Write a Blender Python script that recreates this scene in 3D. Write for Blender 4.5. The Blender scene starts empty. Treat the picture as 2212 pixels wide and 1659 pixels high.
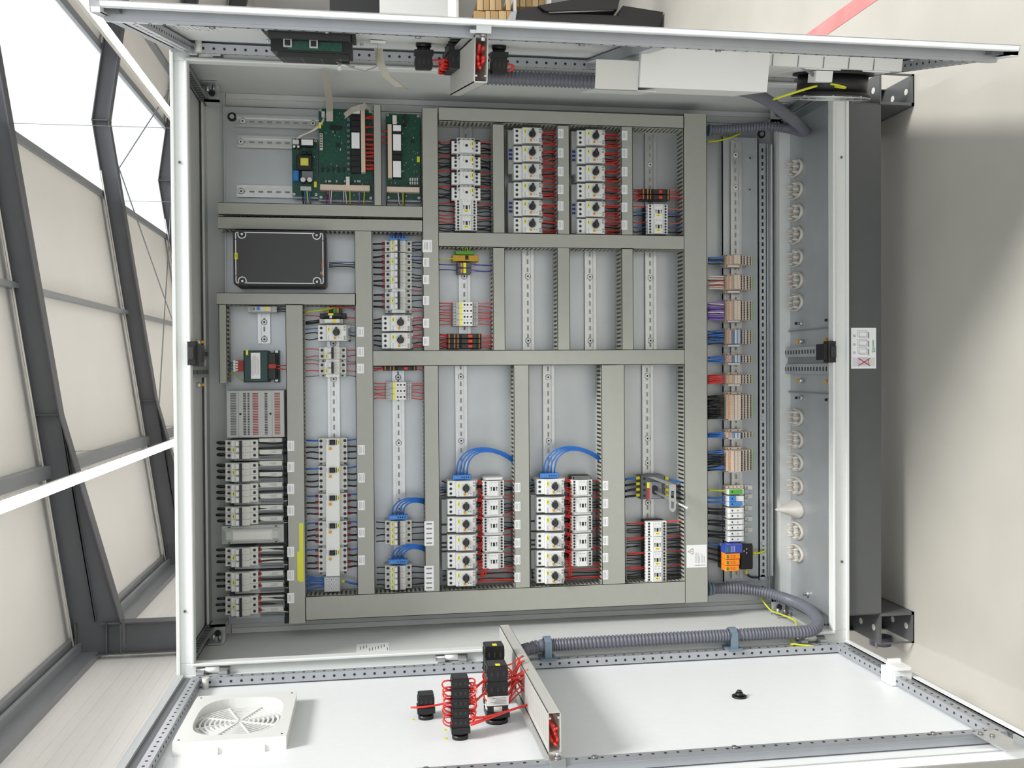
import bpy, math, random
from mathutils import Vector, Matrix
random.seed(7)
S = bpy.context.scene
# ---------------------------------------------------------------- camera (millimetres in, metres out)
CF = 2050.06
CP = Vector((-20.4, -2465.6, 1321.4)); PIT, YAW, ROL = .1511, -.0153, -.0087
FW = Vector((math.sin(YAW)*math.cos(PIT), math.cos(YAW)*math.cos(PIT), -math.sin(PIT)))
R0 = Vector((math.cos(YAW), -math.sin(YAW), 0)); U0 = R0.cross(FW)
IR = -U0*math.cos(ROL) + R0*math.sin(ROL); IU = R0*math.cos(ROL) + U0*math.sin(ROL)
cam = bpy.data.objects.new('camera', bpy.data.cameras.new('camera'))
S.collection.objects.link(cam); S.camera = cam
mw = Matrix((( IR.x, IU.x, -FW.x, CP.x*.001), (IR.y, IU.y, -FW.y, CP.y*.001), (IR.z, IU.z, -FW.z, CP.z*.001), (0,0,0,1)))
cam.matrix_world = mw
cam.data.sensor_width = 36; cam.data.lens = CF/2212*36; cam.data.clip_start = .05; cam.data.clip_end = 200
# ---------------------------------------------------------------- light
W = bpy.data.worlds.new('sky'); S.world = W; W.use_nodes = True
W.node_tree.nodes['Background'].inputs[0].default_value = (.93, .96, 1, 1)
W.node_tree.nodes['Background'].inputs[1].default_value = 1.2
sun = bpy.data.objects.new('sun', bpy.data.lights.new('sun', 'SUN')); S.collection.objects.link(sun)
sun.data.energy = 3.5; sun.data.angle = math.radians(14); sun.data.color = (1, .98, .95)
sun.rotation_euler = Vector((.5, -.32, .80)).to_track_quat('Z', 'Y').to_euler()
S.view_settings.view_transform = 'Standard'; S.view_settings.look = 'None'
S.view_settings.gamma = 1; S.view_settings.exposure = 0.0; S.view_settings.use_curve_mapping = False

# ---------------------------------------------------------------- helpers
def ray(u, v): return FW*CF + IR*(u-1106) - IU*(v-829.5)
def at(u, v, Y):
    d = ray(u, v); return CP + d*((Y-CP.y)/d.y)
def atp(u, v, p0, n):
    d = ray(u, v); return CP + d*((p0-CP).dot(n)/d.dot(n))
MATS = {}
def lin(c): return tuple(((x/255)/12.92 if x/255 <= .04045 else ((x/255+.055)/1.055)**2.4) for x in c)
def mat(name, rgb=None, rough=.5, metal=0, noise=0, nscale=20, bump=0, emit=0, spec=.5):
    if name in MATS: return MATS[name]
    m = bpy.data.materials.new(name); m.use_nodes = True; nt = m.node_tree; b = nt.nodes['Principled BSDF']
    c = (*lin(rgb), 1)
    b.inputs['Base Color'].default_value = c; b.inputs['Roughness'].default_value = rough
    b.inputs['Metallic'].default_value = metal; b.inputs['Specular IOR Level'].default_value = spec
    if noise or bump:
        tc = nt.nodes.new('ShaderNodeTexCoord'); nz = nt.nodes.new('ShaderNodeTexNoise')
        nz.inputs['Scale'].default_value = nscale; nz.inputs['Detail'].default_value = 5
        nt.links.new(tc.outputs['Object'], nz.inputs['Vector'])
        if noise:
            rp = nt.nodes.new('ShaderNodeMapRange'); rp.inputs['To Min'].default_value = 1-noise; rp.inputs['To Max'].default_value = 1+noise
            rp.inputs['From Min'].default_value = .3; rp.inputs['From Max'].default_value = .7
            mx = nt.nodes.new('ShaderNodeVectorMath'); mx.operation = 'SCALE'; mx.inputs[0].default_value = c[:3]
            nt.links.new(nz.outputs['Fac'], rp.inputs['Value']); nt.links.new(rp.outputs[0], mx.inputs['Scale'])
            nt.links.new(mx.outputs[0], b.inputs['Base Color'])
        if bump:
            bp = nt.nodes.new('ShaderNodeBump'); bp.inputs['Strength'].default_value = bump; bp.inputs['Distance'].default_value = .002
            nt.links.new(nz.outputs['Fac'], bp.inputs['Height']); nt.links.new(bp.outputs[0], b.inputs['Normal'])
    if emit:
        b.inputs['Emission Color'].default_value = c; b.inputs['Emission Strength'].default_value = emit
    MATS[name] = m; return m
PAINT = mat('light grey powder coat', (222,225,222), .45, 0, .015, 60)
PAINTD = mat('shade-toned powder coat', (206,208,207), .5, 0, .02, 30)  # same coat as the door, with interior shade put into the colour
DOORM = mat('door powder coat', (234,237,238), .4, 0, .01, 60)
GALV = mat('galvanised sheet', (188,192,194), .36, .55, .05, 9, .05)
GALVD = mat('dull galvanised sheet', (150,154,156), .38, .6, .06, 9, .05)
ZINC = mat('bright zinc', (205,208,208), .3, .7, .04, 40)
ALU = mat('door rail metal', (176,179,184), .35, .5, .03, 30)
RAILM = mat('din rail zinc', (208,210,208), .28, .7, .05, 60)
DUCT = mat('grey pvc duct', (168,169,160), .55, 0, .02, 40)
DUCTI = mat('grey pvc duct inside', (60,61,58), .7)
DUCTW = mat('pale pvc duct', (190,190,184), .5)
WHITE = mat('white plastic', (232,233,230), .4)
OFFW = mat('off white plastic', (214,214,208), .45)
LGREY = mat('light grey plastic', (186,188,186), .45)
MGREY = mat('mid grey plastic', (120,124,128), .5)
DGREY = mat('dark grey plastic', (84,88,92), .5)
BLACK = mat('black plastic', (22,22,23), .4)
KNOB = mat('charcoal knob', (46,46,48), .45)
DARK = mat('screw hole dark', (30,30,30), .6)
SCRW = mat('bright screw head', (228,229,228), .35, .25); STEELS = mat('screw steel', (150,150,150), .3, .8)
YEL = mat('yellow label', (240,232,50), .5)
INK = mat('label ink', (60,60,60), .7)
INKL = mat('faint grey print', (140,140,142), .7)
PAPER = mat('white paper label', (240,241,241), .5)
ORB = mat('orange test button', (226,160,24), .4)
BLUEP = mat('blue terminal plastic', (62,134,214), .45)
RED = mat('red wire', (224,56,46), .4); REDD = mat('dark red ferrule', (150,24,26), .4)
BLK = mat('black wire', (20,20,21), .4); BLU = mat('blue wire', (40,110,196), .4); DBLU = mat('dark blue wire', (44,60,140), .4)
GRN = mat('green yellow wire', (206,210,40), .4); WHW = mat('white wire', (222,214,200), .45); VIO = mat('violet wire', (146,110,190), .45)
YFER = mat('yellow ferrule', (228,214,40), .45); GRYW = mat('grey wire', (120,120,122), .45); PNKW = mat('pink wire', (220,110,116), .45)
BEI = mat('beige terminal', (214,196,178), .5); ORA = mat('orange terminal mark', (214,140,70), .5); OCH = mat('ochre terminal mark', (196,160,40), .5)
GRNP = mat('green terminal plastic', (96,176,66), .5); TGREEN = mat('terminal dark green', (40,70,30), .5)
PCB = mat('green circuit board', (22,78,62), .4, 0, .35, 160)
CHIP = mat('black chip', (26,27,28), .4)
HOSE = mat('grey corrugated hose', (104,106,116), .42)
CLAMP = mat('blue grey clamp', (110,128,142), .5)
STEEL = mat('grey painted steel', (92,94,98), .5, 0, .04, 3)
PLINTH = mat('plinth dark grey', (84,86,86), .5, 0, .03, 20)
RUBB = mat('translucent grommet rubber', (206,202,194), .45)
CW = {'red': RED, 'black': BLK, 'blue': BLU, 'yellow': GRN, 'white': WHW, 'violet': VIO, 'grey': GRYW, 'navy': DBLU, 'pink': PNKW, 'brown': REDD}

class B:
    def __init__(s, xf=None): s.v=[]; s.f=[]; s.m=[]; s.mats=[]; s.sm=[]; s.xf=xf
    def mi(s, m):
        if m not in s.mats: s.mats.append(m)
        return s.mats.index(m)
    def add(s, vs, fs, m, smooth=False):
        o = len(s.v); s.v += [Vector(p) if s.xf is None else s.xf(*p) for p in vs]
        k = s.mi(m)
        for f in fs: s.f.append([i+o for i in f]); s.m.append(k); s.sm.append(smooth)
    def box(s, x0, x1, y0, y1, z0, z1, m, c=0):
        if x0>x1: x0,x1=x1,x0
        if y0>y1: y0,y1=y1,y0
        if z0>z1: z0,z1=z1,z0
        if c:   # front (-y) chamfer
            vs=[(x0,y1,z0),(x1,y1,z0),(x1,y1,z1),(x0,y1,z1),(x0,y0+c,z0),(x1,y0+c,z0),(x1,y0+c,z1),(x0,y0+c,z1),
                (x0+c,y0,z0+c),(x1-c,y0,z0+c),(x1-c,y0,z1-c),(x0+c,y0,z1-c)]
            fs=[(0,3,2,1)]+[(i,(i+1)%4,(i+1)%4+4,i+4) for i in range(4)]+[(i+4,(i+1)%4+4,(i+1)%4+8,i+8) for i in range(4)]+[(8,9,10,11)]
        else:
            vs=[(x0,y0,z0),(x1,y0,z0),(x1,y0,z1),(x0,y0,z1),(x0,y1,z0),(x1,y1,z0),(x1,y1,z1),(x0,y1,z1)]
            fs=[(0,1,2,3),(5,4,7,6),(4,0,3,7),(1,5,6,2),(3,2,6,7),(4,5,1,0)]
        s.add(vs, fs, m)
    def cyl(s, c, ax, r, h, m, n=12, r2=None, smooth=True):
        # from centre c, along axis ax (0 x,1 y,2 z) length h (may be negative)
        r2 = r if r2 is None else r2; vs=[]; a,b=[(1,2),(2,0),(0,1)][ax]
        for k,(rr,hh) in enumerate(((r,0),(r2,h))):
            for i in range(n):
                p=list(c); t=2*math.pi*i/n; p[a]+=rr*math.cos(t); p[b]+=rr*math.sin(t); p[ax]+=hh; vs.append(tuple(p))
        fs=[(i,(i+1)%n,(i+1)%n+n,i+n) for i in range(n)]
        s.add(vs, fs, m, smooth); o=len(s.v)-2*n; k=s.mi(m)
        s.f.append([o+i for i in range(n)][::-1]); s.f.append([o+n+i for i in range(n)]); s.m+=[k,k]; s.sm+=[False,False]
    def tube(s, pts, r, m, n=6, rf=None):
        pts=[Vector(p) for p in pts]; vs=[]; N=len(pts); prev=None
        for i,p in enumerate(pts):
            t=(pts[min(i+1,N-1)]-pts[max(i-1,0)])
            if t.length<1e-9: t=Vector((0,0,1))
            t.normalize()
            if prev is None:
                a=Vector((0,1,0)) if abs(t.y)<.9 else Vector((1,0,0))
            else: a=prev
            a=(a-t*a.dot(t)); a.normalize(); prev=a; b=t.cross(a)
            rr=r if rf is None else rf(i)
            for k in range(n):
                th=2*math.pi*k/n; vs.append(tuple(p+a*(rr*math.cos(th))+b*(rr*math.sin(th))))
        fs=[(i*n+k,i*n+(k+1)%n,(i+1)*n+(k+1)%n,(i+1)*n+k) for i in range(N-1) for k in range(n)]
        fs+=[tuple(range(n))[::-1],tuple((N-1)*n+k for k in range(n))]
        s.add(vs, fs, m, True)
    def ribbon(s, pts, wvec, m, th=1.0):
        w=Vector(wvec)/2; pts=[Vector(p) for p in pts]; vs=[]
        for i,p in enumerate(pts):
            t=(pts[min(i+1,len(pts)-1)]-pts[max(i-1,0)]).normalized(); nn=t.cross(w.normalized())*th/2
            vs+= [tuple(p-w-nn),tuple(p+w-nn),tuple(p+w+nn),tuple(p-w+nn)]
        fs=[(i*4+k,i*4+(k+1)%4,(i+1)*4+(k+1)%4,(i+1)*4+k) for i in range(len(pts)-1) for k in range(4)]
        e=(len(pts)-1)*4; fs+=[(3,2,1,0),(e,e+1,e+2,e+3)]
        s.add(vs, fs, m)
    def prism(s, poly, ax, h0, h1, m):
        # poly in the two other axes, extruded along ax
        n=len(poly); a,b=[(1,2),(0,2),(0,1)][ax]; vs=[]
        for h in (h0,h1):
            for p in poly:
                q=[0,0,0]; q[a]=p[0]; q[b]=p[1]; q[ax]=h; vs.append(tuple(q))
        s.add(vs, [tuple(range(n)),tuple(range(2*n-1,n-1,-1))]+[(i,i+n,(i+1)%n+n,(i+1)%n) for i in range(n)], m)
    def obj(s, name, parent=None, o=None, fix=True):
        o = Vector(o) if o is not None else (Vector(parent['_o']) if parent is not None and '_o' in parent else Vector((0,0,0)))
        me=bpy.data.meshes.new(name); me.from_pydata([tuple((p-o)*.001) for p in s.v],[],s.f)
        for m in s.mats: me.materials.append(m)
        me.polygons.foreach_set('material_index', s.m); me.polygons.foreach_set('use_smooth', s.sm)
        if fix:
            import bmesh
            bm=bmesh.new(); bm.from_mesh(me); bmesh.ops.recalc_face_normals(bm,faces=bm.faces); bm.to_mesh(me); bm.free()
        ob=bpy.data.objects.new(name, me); S.collection.objects.link(ob)
        if parent is not None: ob.parent=parent; ob['_o']=tuple(o)
        else: ob.location=o*.001; ob['_o']=tuple(o)
        return ob
def tag(o, label, cat, group=None, kind=None):
    if label: o['label']=label
    if cat: o['category']=cat
    if group: o['group']=group
    if kind: o['kind']=kind
    return o
def root(name, label, cat, o, group=None, kind=None):
    e=bpy.data.objects.new(name,None); S.collection.objects.link(e); e.location=Vector(o)*.001; e['_o']=tuple(o); e.empty_display_size=.02
    return tag(e,label,cat,group,kind)
def copy_tree(src, o, label, group=None):
    r=src.copy(); S.collection.objects.link(r); r.location=Vector(o)*.001; r['_o']=tuple(o); r['label']=label
    if group: r['group']=group
    for ch in list(src.children):
        if '_wire' in ch.name: continue
        c=ch.copy(); S.collection.objects.link(c); c.parent=r; c['_o']=tuple(o)
        for g in ch.children:
            d=g.copy(); S.collection.objects.link(d); d.parent=c
    return r
ALLF=[]
def text(parent, name, s, p, size, m, rot=(math.pi/2,0,0), ext=.00015):
    cu=bpy.data.curves.new(name,'FONT'); cu.body=s; cu.size=size*.001; cu.extrude=ext; cu.align_x='CENTER'; cu.align_y='CENTER'
    tmp=bpy.data.objects.new(name,cu); S.collection.objects.link(tmp)
    me=bpy.data.meshes.new_from_object(tmp.evaluated_get(bpy.context.evaluated_depsgraph_get())); bpy.data.objects.remove(tmp)
    me.materials.clear(); me.materials.append(m); ob=bpy.data.objects.new(name,me); S.collection.objects.link(ob)
    o=Vector(parent['_o']) if parent is not None else Vector((0,0,0))
    ob.parent=parent; ob.location=(Vector(p)-o)*.001; ob.rotation_euler=rot
    return ob
def bez(a,b,c,d,n=9):
    a,b,c,d=map(Vector,(a,b,c,d)); return [a*(1-t)**3+b*3*t*(1-t)**2+c*3*t*t*(1-t)+d*t**3 for t in [i/n for i in range(n+1)]]
def spline(pts, step=8):
    P=[Vector(p) for p in pts]; P=[P[0]*2-P[1]]+P+[P[-1]*2-P[-2]]; out=[]
    for i in range(1,len(P)-2):
        n=max(2,int((P[i+1]-P[i]).length/step))
        for k in range(n):
            t=k/n; a,b,c,d=P[i-1],P[i],P[i+1],P[i+2]
            out.append(.5*((2*b)+(c-a)*t+(2*a-5*b+4*c-d)*t*t+(3*b-a-3*c+d)*t**3))
    out.append(P[-2]); return out
rnd=random.uniform
def wire(parent, a, d, col, r=1.6, sag=6, fer=None):
    """a wire leaving a device at a and ending at d, with a slight free bend"""
    a=Vector(a); d=Vector(d); t=d-a; j=lambda: Vector((rnd(-sag,sag),rnd(-sag*.6,sag),0))
    b=B(); b.tube(bez(a,a+t*.35+j(),a+t*.7+j(),d,7), r, CW[col], 6)
    if fer: b.tube([a, a+t.normalized()*9], r*1.45, fer, 8)
    return b.obj(col+'_wire', parent)
ORD=['topmost','second from the top','third from the top','fourth from the top','fifth from the top','bottom one','seventh from the top','eighth from the top','ninth from the top']
def ordn(i,n): return 'bottom one' if i==n-1 else ORD[i]
YP=368.0   # mounting plate face
# ================================================================ cabinet
cab = root('electrical_cabinet','large light grey two-door electrical cabinet standing open on a dark plinth','cabinet',(0,200,-100))
ZT=1800.; 
for sx in (-1,1): b=B(); b.box(sx*800,sx*797,0,400,0,ZT,PAINT); b.obj('side_panel',cab)
b=B(); b.box(-797,797,0,400,ZT-3,ZT,PAINT); b.obj('roof_panel',cab)
b=B(); b.box(-797,797,397,400,0,ZT,PAINTD); b.obj('back_panel',cab)
# inner side skins
for sx in (-1,1):
    b=B(); b.box(sx*786,sx*784,12,392,30,1775,PAINTD)
    b.box(sx*783.5,sx*748,384,391.5,53,1719,PAINTD); b.box(sx*783,sx*768,378,391,54,1718,PAINTD)
    b.obj('inner_side_lining',cab)
b=B(); b.box(-785,785,12,330,1786,1789,PAINTD); b.box(-785,785,330,392,1774,1780,PAINTD); b.box(-785,785,384,392,1720,1780,PAINTD); b.obj('inner_roof_lining',cab)
# front frame with raised sealing lip
b=B()
b.box(-800,-752,-2,14,0,ZT,PAINT,2); b.box(752,800,-2,14,0,ZT,PAINT,2)
b.box(-752,752,-2,14,1757,ZT,PAINT,2); b.box(-752,752,-2,14,0,50,PAINT,2)
b.box(-758,-750,-14,14,46,1761,PAINT,2); b.box(750,758,-14,14,46,1761,PAINT,2)
b.box(-750,750,-14,14,1755,1762,PAINT,2); b.box(-750,750,-14,14,45,52,PAINT,2)
b.box(-796,796,-8,-2,1790,1798,PAINT,1); b.box(-796,796,-8,-2,2,10,PAINT,1)
fr=b.obj('front_frame',cab)
for x,z in ((500,1778),(-620,1778),(560,22),(-560,22)):
    b=B(); b.cyl((x,-2,z),1,4,-2,STEELS,10); b.cyl((x,-3.9,z),1,2,-.4,DARK,8); b.obj('frame_rivet',fr)
# mounting plate
b=B(); b.box(-752,742,YP,YP+3,72,1724,GALV); b.box(-752,742,YP-6,YP,72,76,GALV); b.box(-752,742,YP-6,YP,1720,1724,GALV)
pl=b.obj('mounting_plate',cab)
for u,v in ((499,246),(1718,248)):
    p=at(u,v,YP)
for x,z in ((712,1700),(-722,1700),(712,95),(-722,95)):
    b=B(); b.cyl((x,YP,z),1,13,-3,DARK,16); b.cyl((x,YP-3,z),1,7,-5,ZINC,6); b.obj('plate_bolt',pl)
# depth rails with slots (galvanised), one in each upper / lower corner
def slotrail(x0,x1,z,down,y0=20,y1=372,side=None):
    b=B(); s=1 if down else -1
    b.box(x0,x1,y0,y1,z,z+s*2,GALVD)
    xi=x1 if abs(x1)<abs(x0) else x0
    b.box(xi,xi+ (2 if xi>0 else -2),y0,y1,z,z+s*30,GALVD)
    n=int((y1-y0)/16)
    for i in range(n):
        y=y0+8+i*16
        for k in (.3,.7):
            xc=x0+(x1-x0)*k; b.box(xc-5,xc+5,y-3,y+3,z-s*.6,z,DARK)
        b.box(xi-(.6 if xi>0 else -.6),xi,y-3,y+3,z+s*6,z+s*24,DARK)
    return b.obj('slotted_rail',cab)
slotrail(784,742,1784,False); slotrail(-784,-742,1784,False)
slotrail(784,742,34,True); slotrail(-784,-742,34,True)
def bracket(x,z):
    b=B(); s=1 if x<0 else -1
    b.box(x,x+s*46,300,306,z-20,z+22,ZINC); b.box(x,x+s*4,262,306,z-20,z+22,ZINC); b.box(x+s*40,x+s*46,300,366,z-20,z+22,ZINC)
    b.cyl((x+s*23,299,z),1,9,-4,DARK,12); b.cyl((x+s*8,285,z+10),0,5,s*14,ZINC,8); b.cyl((x+s*8,275,z-8),0,5,s*14,STEELS,8)
    b.obj('corner_bracket',cab)
bracket(782,1745); bracket(-782,1745); bracket(782,70); bracket(-782,70)
# middle slotted arms with black lock keepers at top and bottom of the opening
def arm(z,zs,x,name):
    s=1 if z<900 else -1
    b=B()
    for dx in (-66,-15):
        b.box(x+dx,x+dx+30,18,366,z,z+s*14,GALV)
        for i in range(17):
            y=40+i*19; b.box(x+dx+9,x+dx+21,y,y+6,z+s*14,z+s*14.6,DARK)
    b.box(x-36,x-15,18,366,z,z+s*6,GALVD)
    for dx in (-86,32):
        b.cyl((x+dx,60,z),2,7,s*12,ZINC,8); b.cyl((x+dx,60,z+s*12),2,4,s*9,ORB,8); b.cyl((x+dx,240,z),2,7,s*12,ZINC,8); b.cyl((x+dx,240,z+s*12),2,4,s*9,ORB,8)
    a=b.obj('slotted_arm',cab)
    b=B(); zz=1757 if z>900 else 50
    q=-s
    b.box(x-34,x+26,-16,16,zz+q*6,zz-q*16,BLACK,3); b.box(x-26,x+18,-8,40,zz-q*16,zz-q*26,BLACK); b.box(x-20,x+12,-24,-14,zz+q*3,zz-q*12,KNOB,3)
    b.obj('lock_keeper',cab)
arm(1786,1757,at(412,760,0).x-0,'') ; arm(20,50,at(1790,757,0).x,'')
# gland plate (floor of the cabinet)
b=B(); b.box(-785,785,12,392,10,14,PAINTD); b.box(-750,748,30,330,14,17,GALV)
b.box(-785,785,330,372,14,52,PAINT)
b.box(at(1750,706,30).x-2,at(1750,706,30).x+2,30,330,17,24,GALVD); b.box(at(1750,852,30).x-2,at(1750,852,30).x+2,30,330,17,24,GALVD)
b.box(-740,-736,20,380,14,60,GALVD); b.box(736,740,20,380,14,60,GALVD)
b.obj('gland_plate',cab)
for v in (695,862):
    for yy in (60,250):
        x=at(1720,v,150).x; b=B(); b.cyl((x,yy,17),2,8,8,ZINC,8); b.cyl((x,yy,25),2,4,8,STEELS,8); b.cyl((x,yy,33),2,4,6,DARK,8); b.obj('gland_plate_bolt',cab)
for x in (-700,700):
    for yy in (50,210):
        b=B(); b.cyl((x,yy,17),2,8,8,ZINC,8); b.cyl((x,yy,25),2,4,8,STEELS,8); b.obj('gland_plate_bolt',cab)
# plinth and transport feet
b=B(); b.box(-711,711,5,10,-100,-2,PLINTH); b.box(-711,711,391,394,-100,-2,PLINTH)
pt=b.obj('plinth_panel',cab)
for sx in (-1,1):
    b=B()
    for z0,z1 in ((-100,-2),(-200,-100)):
        xo,xi=sx*800,sx*712
        b.box(xi,xo,4,8 if z0<-150 else 6,z0,z0+3,PLINTH); b.box(xi,xo,8,390,z0,z0+3,PLINTH); b.box(xi,xo,8,390,z1-3,z1,PLINTH)
        b.box(xi,xi+sx*3,8,390,z0,z1,PLINTH)
        b.box(xo-sx*3,xo,150,250,z0,z1,PLINTH)
        if z0<-150: b.box(xi,xo,4,8,z0,z0+8,PLINTH); b.box(xi,xi+sx*8,4,8,z0,z1,PLINTH); b.box(xo-sx*5,xo,4,8,z0,z1,PLINTH)
        for yy in (40,110,300,360): b.cyl((xo-sx*40,yy,z0+3),2,9,.6,OFFW,12)
        b.cyl((xi+sx*3,60,z0+50),0,7,sx*6,STEELS,10)
    b.box(sx*800,sx*712,180,184,-200,-2,DARK)  # added dark sheet standing for the shade inside the open foot
    b.obj('plinth_corner_foot',cab)
# plinth instruction sticker
st=B(); pa=at(1838,708,6); pb=at(1892,796,6); x0,x1,z0,z1=pb.x,pa.x,pb.z,pa.z
st.box(x0,x1,4.6,6,z0,z1,PAPER)
w=x1-x0; h=z1-z0
GRB=mat('pale sticker panel',(214,214,220),.6); REDX=mat('red cross ink',(190,50,60),.5); GTX=mat('green lettering',(40,150,90),.5)
st.box(x0+w*.05,x0+w*.27,4.2,4.6,z0+h*.05,z1-h*.06,GRB)
def xline(b,p,q,wd,m,y0,y1):
    p=Vector(p); q=Vector(q); t=(q-p).normalized(); n=Vector((-t.y,t.x))*wd/2
    b.prism([tuple(p-n),tuple(q-n),tuple(q+n),tuple(p+n)],1,y0,y1,m)
def outl(b,x0,x1,z0,z1,wd,m,y0,y1):
    for p,q in (((x0,z0),(x1,z0)),((x1,z0),(x1,z1)),((x1,z1),(x0,z1)),((x0,z1),(x0,z0))): xline(b,p,q,wd,m,y0,y1)
for fx in (.1,.35,.55,.76):
    xa=x0+w*fx; xb=xa+w*.13
    outl(st,xa,xb,z0+h*.33,z0+h*.68,.7,INKL,3.9,4.3); outl(st,xa+3,xb+4,z0+h*.38,z0+h*.74,.7,INKL,3.9,4.3)
    xline(st,(xa-3,z0+h*.3),(xb,z0+h*.3),1.6,INK,3.9,4.3)
    if fx>.1: outl(st,xa+2,xa+7,z0+h*.83,z0+h*.9,.7,INKL,3.9,4.3); xline(st,(xa+3,z0+h*.86),(xa+7,z0+h*.92),.8,INK,3.8,4.2)
xline(st,(x0+w*.07,z0+h*.25),(x0+w*.25,z0+h*.72),2.4,REDX,3.5,3.9); xline(st,(x0+w*.25,z0+h*.25),(x0+w*.07,z0+h*.72),2.4,REDX,3.5,3.9)
st.prism([(x0+w*.14,z0+h*.1),(x0+w*.2,z0+h*.1),(x0+w*.17,z0+h*.18)],1,3.8,4.2,YEL)
so=st.obj('instruction_sticker',pt); so['label']='white pictogram sticker with a red cross'
text(so,'sticker_lettering','Schneider',(x0+w*.55,3.9,z0+h*.13),9,GTX)
text(so,'sticker_lettering','Electric',(x0+w*.46,3.9,z0+h*.06),4.5,GTX)
# stickers on the left side panel inner face
b=B(); p=atp(770,1398,Vector((-784,0,0)),Vector((1,0,0))); q=atp(840,1395,Vector((-784,0,0)),Vector((1,0,0)))
ya,yb=atp(800,1411,Vector((-783.5,0,0)),Vector((1,0,0))).y,atp(800,1390,Vector((-783.5,0,0)),Vector((1,0,0))).y
b.box(-784,-783.4,ya,yb,q.z,p.z,PAPER)
for i in range(10): y_=ya+(yb-ya)*(.2+.07*((i*5)%6)); b.box(-783.4,-783.1,y_,y_+(yb-ya)*.3,q.z+4+i*(p.z-q.z-8)/10,q.z+5.6+i*(p.z-q.z-8)/10,INK)
b.obj('rating_sticker',cab)
# ================================================================ doors
LR,AR=724.,.233; LL,AL=800.,.0185
HR=Vector((800,0,0)); DR=Vector((-math.sin(AR),-math.cos(AR),0)); NR=Vector((-math.cos(AR),math.sin(AR),0))
HL=Vector((-800,0,0)); DL=Vector((math.sin(AL),-math.cos(AL),0)); NL=Vector((math.cos(AL),math.sin(AL),0))
XR=lambda s,t,z: HR+DR*s+NR*t+Vector((0,0,z)); XL=lambda s,t,z: HL+DL*s+NL*t+Vector((0,0,z))
def onl(u,v,t=0):
    p=atp(u,v,HL+NL*t,NL)-HL; return p.dot(DL),p.z
def onr(u,v,t=0):
    p=atp(u,v,HR+NR*t,NR)-HR; return p.dot(DR),p.z
def door(XF,L,left):
    fl=20 if left else 12; RZ=(44,1756) if left else (14,1786); ro=98 if left else 74
    d=B(XF); s0=10
    d.box(s0,L,0,2,2,1798,DOORM)
    # rolled edges
    for z in (2,1780): d.box(s0,L,0,22,z,z+3 if z<900 else z+18,DOORM)
    d.box(s0,L,0,22,1795,1798,DOORM); d.box(s0,L,2,22,2,5,DOORM)
    d.box(L-3,L,0,fl,2,1798,DOORM); d.box(L-16,L,fl-2,fl,2,1798,DOORM); d.box(s0,s0+3,0,20,2,1798,DOORM)
    d.box(s0,L,20,22,2,20,DOORM); d.box(s0,L,20,22,1780,1798,DOORM)
    do=d.obj('door',cab)
    # gasket channel
    g=B(XF); GASK=mat('grey door gasket',(104,106,110),.6)
    for z in (20,1754): g.box(s0+10,L-26,2,17,z,z+26,GASK)
    g.box(L-34,L-26,2,10,26,1776,MGREY); g.box(s0+12,s0+18,2,10,26,1776,MGREY); g.obj('sealing_gasket',do)
    # perforated tubular frame
    f=B(XF); T0,T1=(6,26) if left else (8,30)
    for sa,sb in ((s0+30,s0+52),(L-ro,L-ro+22)):
        f.box(sa,sb,T0,T1,*RZ,ALU)
        f.box(sa-3 if sa<300 else sb,sa if sa<300 else sb+3,T0,T1-6,*RZ,ALU)
        k=0; z=60
        while z<1745:
            f.cyl(((sa+sb)/2,T1,z),1,3.2,.5,DARK,8); 
            if sa>300: f.cyl((sa-.4,(T0+T1)/2+2,z+12),0,3.0,.5,DARK,8)
            if sa<300: f.cyl((sb,(T0+T1)/2,z),0,3.4,.5,DARK,8)
            z+=25
    for za,zb in ((44,66),(1734,1756)):
        f.box(s0+52,L-ro,T0,T1,za,zb,ALU)
        s=s0+70
        while s<L-ro-6: f.cyl((s,T1,(za+zb)/2),1,3,.5,DARK,8); f.cyl((s,(T0+T1)/2,zb if za<900 else za-.5),2,3,.5,DARK,8); s+=25
    f.obj('perforated_frame',do)
    # hinges
    for z in (1668,1068,75):
        h=B(XF); h.box(-14,34,20,33,z+6,z+26,ZINC); h.box(-14,34,20,33,z+62,z+80,ZINC); h.cyl((6,31,z+2),2,7,82,STEELS,10); h.cyl((6,31,z+27),2,8.5,34,WHITE,12); h.cyl((-6,33,z+44),1,5,4,ZINC,8); h.box(-2,s0+40,6,22,z,z+50,ZINC,0); h.cyl((2,14,z-10),2,8,70,ZINC,10); h.cyl((2,14,z+8),2,9,32,WHITE,10); h.cyl((s0+30,22,z+25),1,5,3,STEELS,8); h.obj('hinge',do)
    for z in (200,620,900,1220,1600):
        h=B(XF); h.cyl((L-ro+11,T1,z),1,6,4,STEELS,6); h.obj('frame_screw',do)
    for z in (1720,):
        h=B(XF); h.cyl((s0+56,2,z),1,8,26,OFFW,10); h.obj('support_post',do)
    return do
DOL=door(XL,LL,True); DOL['label']='cabinet door with ventilation grille and selector switches'
DOR=door(XR,LR,False); DOR['label']='cabinet door seen nearly edge-on'
# small yellow markers on door sheets
for side,XF,fn,do,pts in (('l',XL,onl,DOL,((892,1555),(961,1577),(963,1596))),('r',XR,onr,DOR,((887,93),(955,84),(953,94),(949,103),(1097,102),(573,73)))):
    for u,v in pts:
        s,z=fn(u,v,2); b=B(XF); b.box(s-5,s+5,2,2.6,z-3,z+3,YEL); b.obj('yellow_marker',do)
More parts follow.
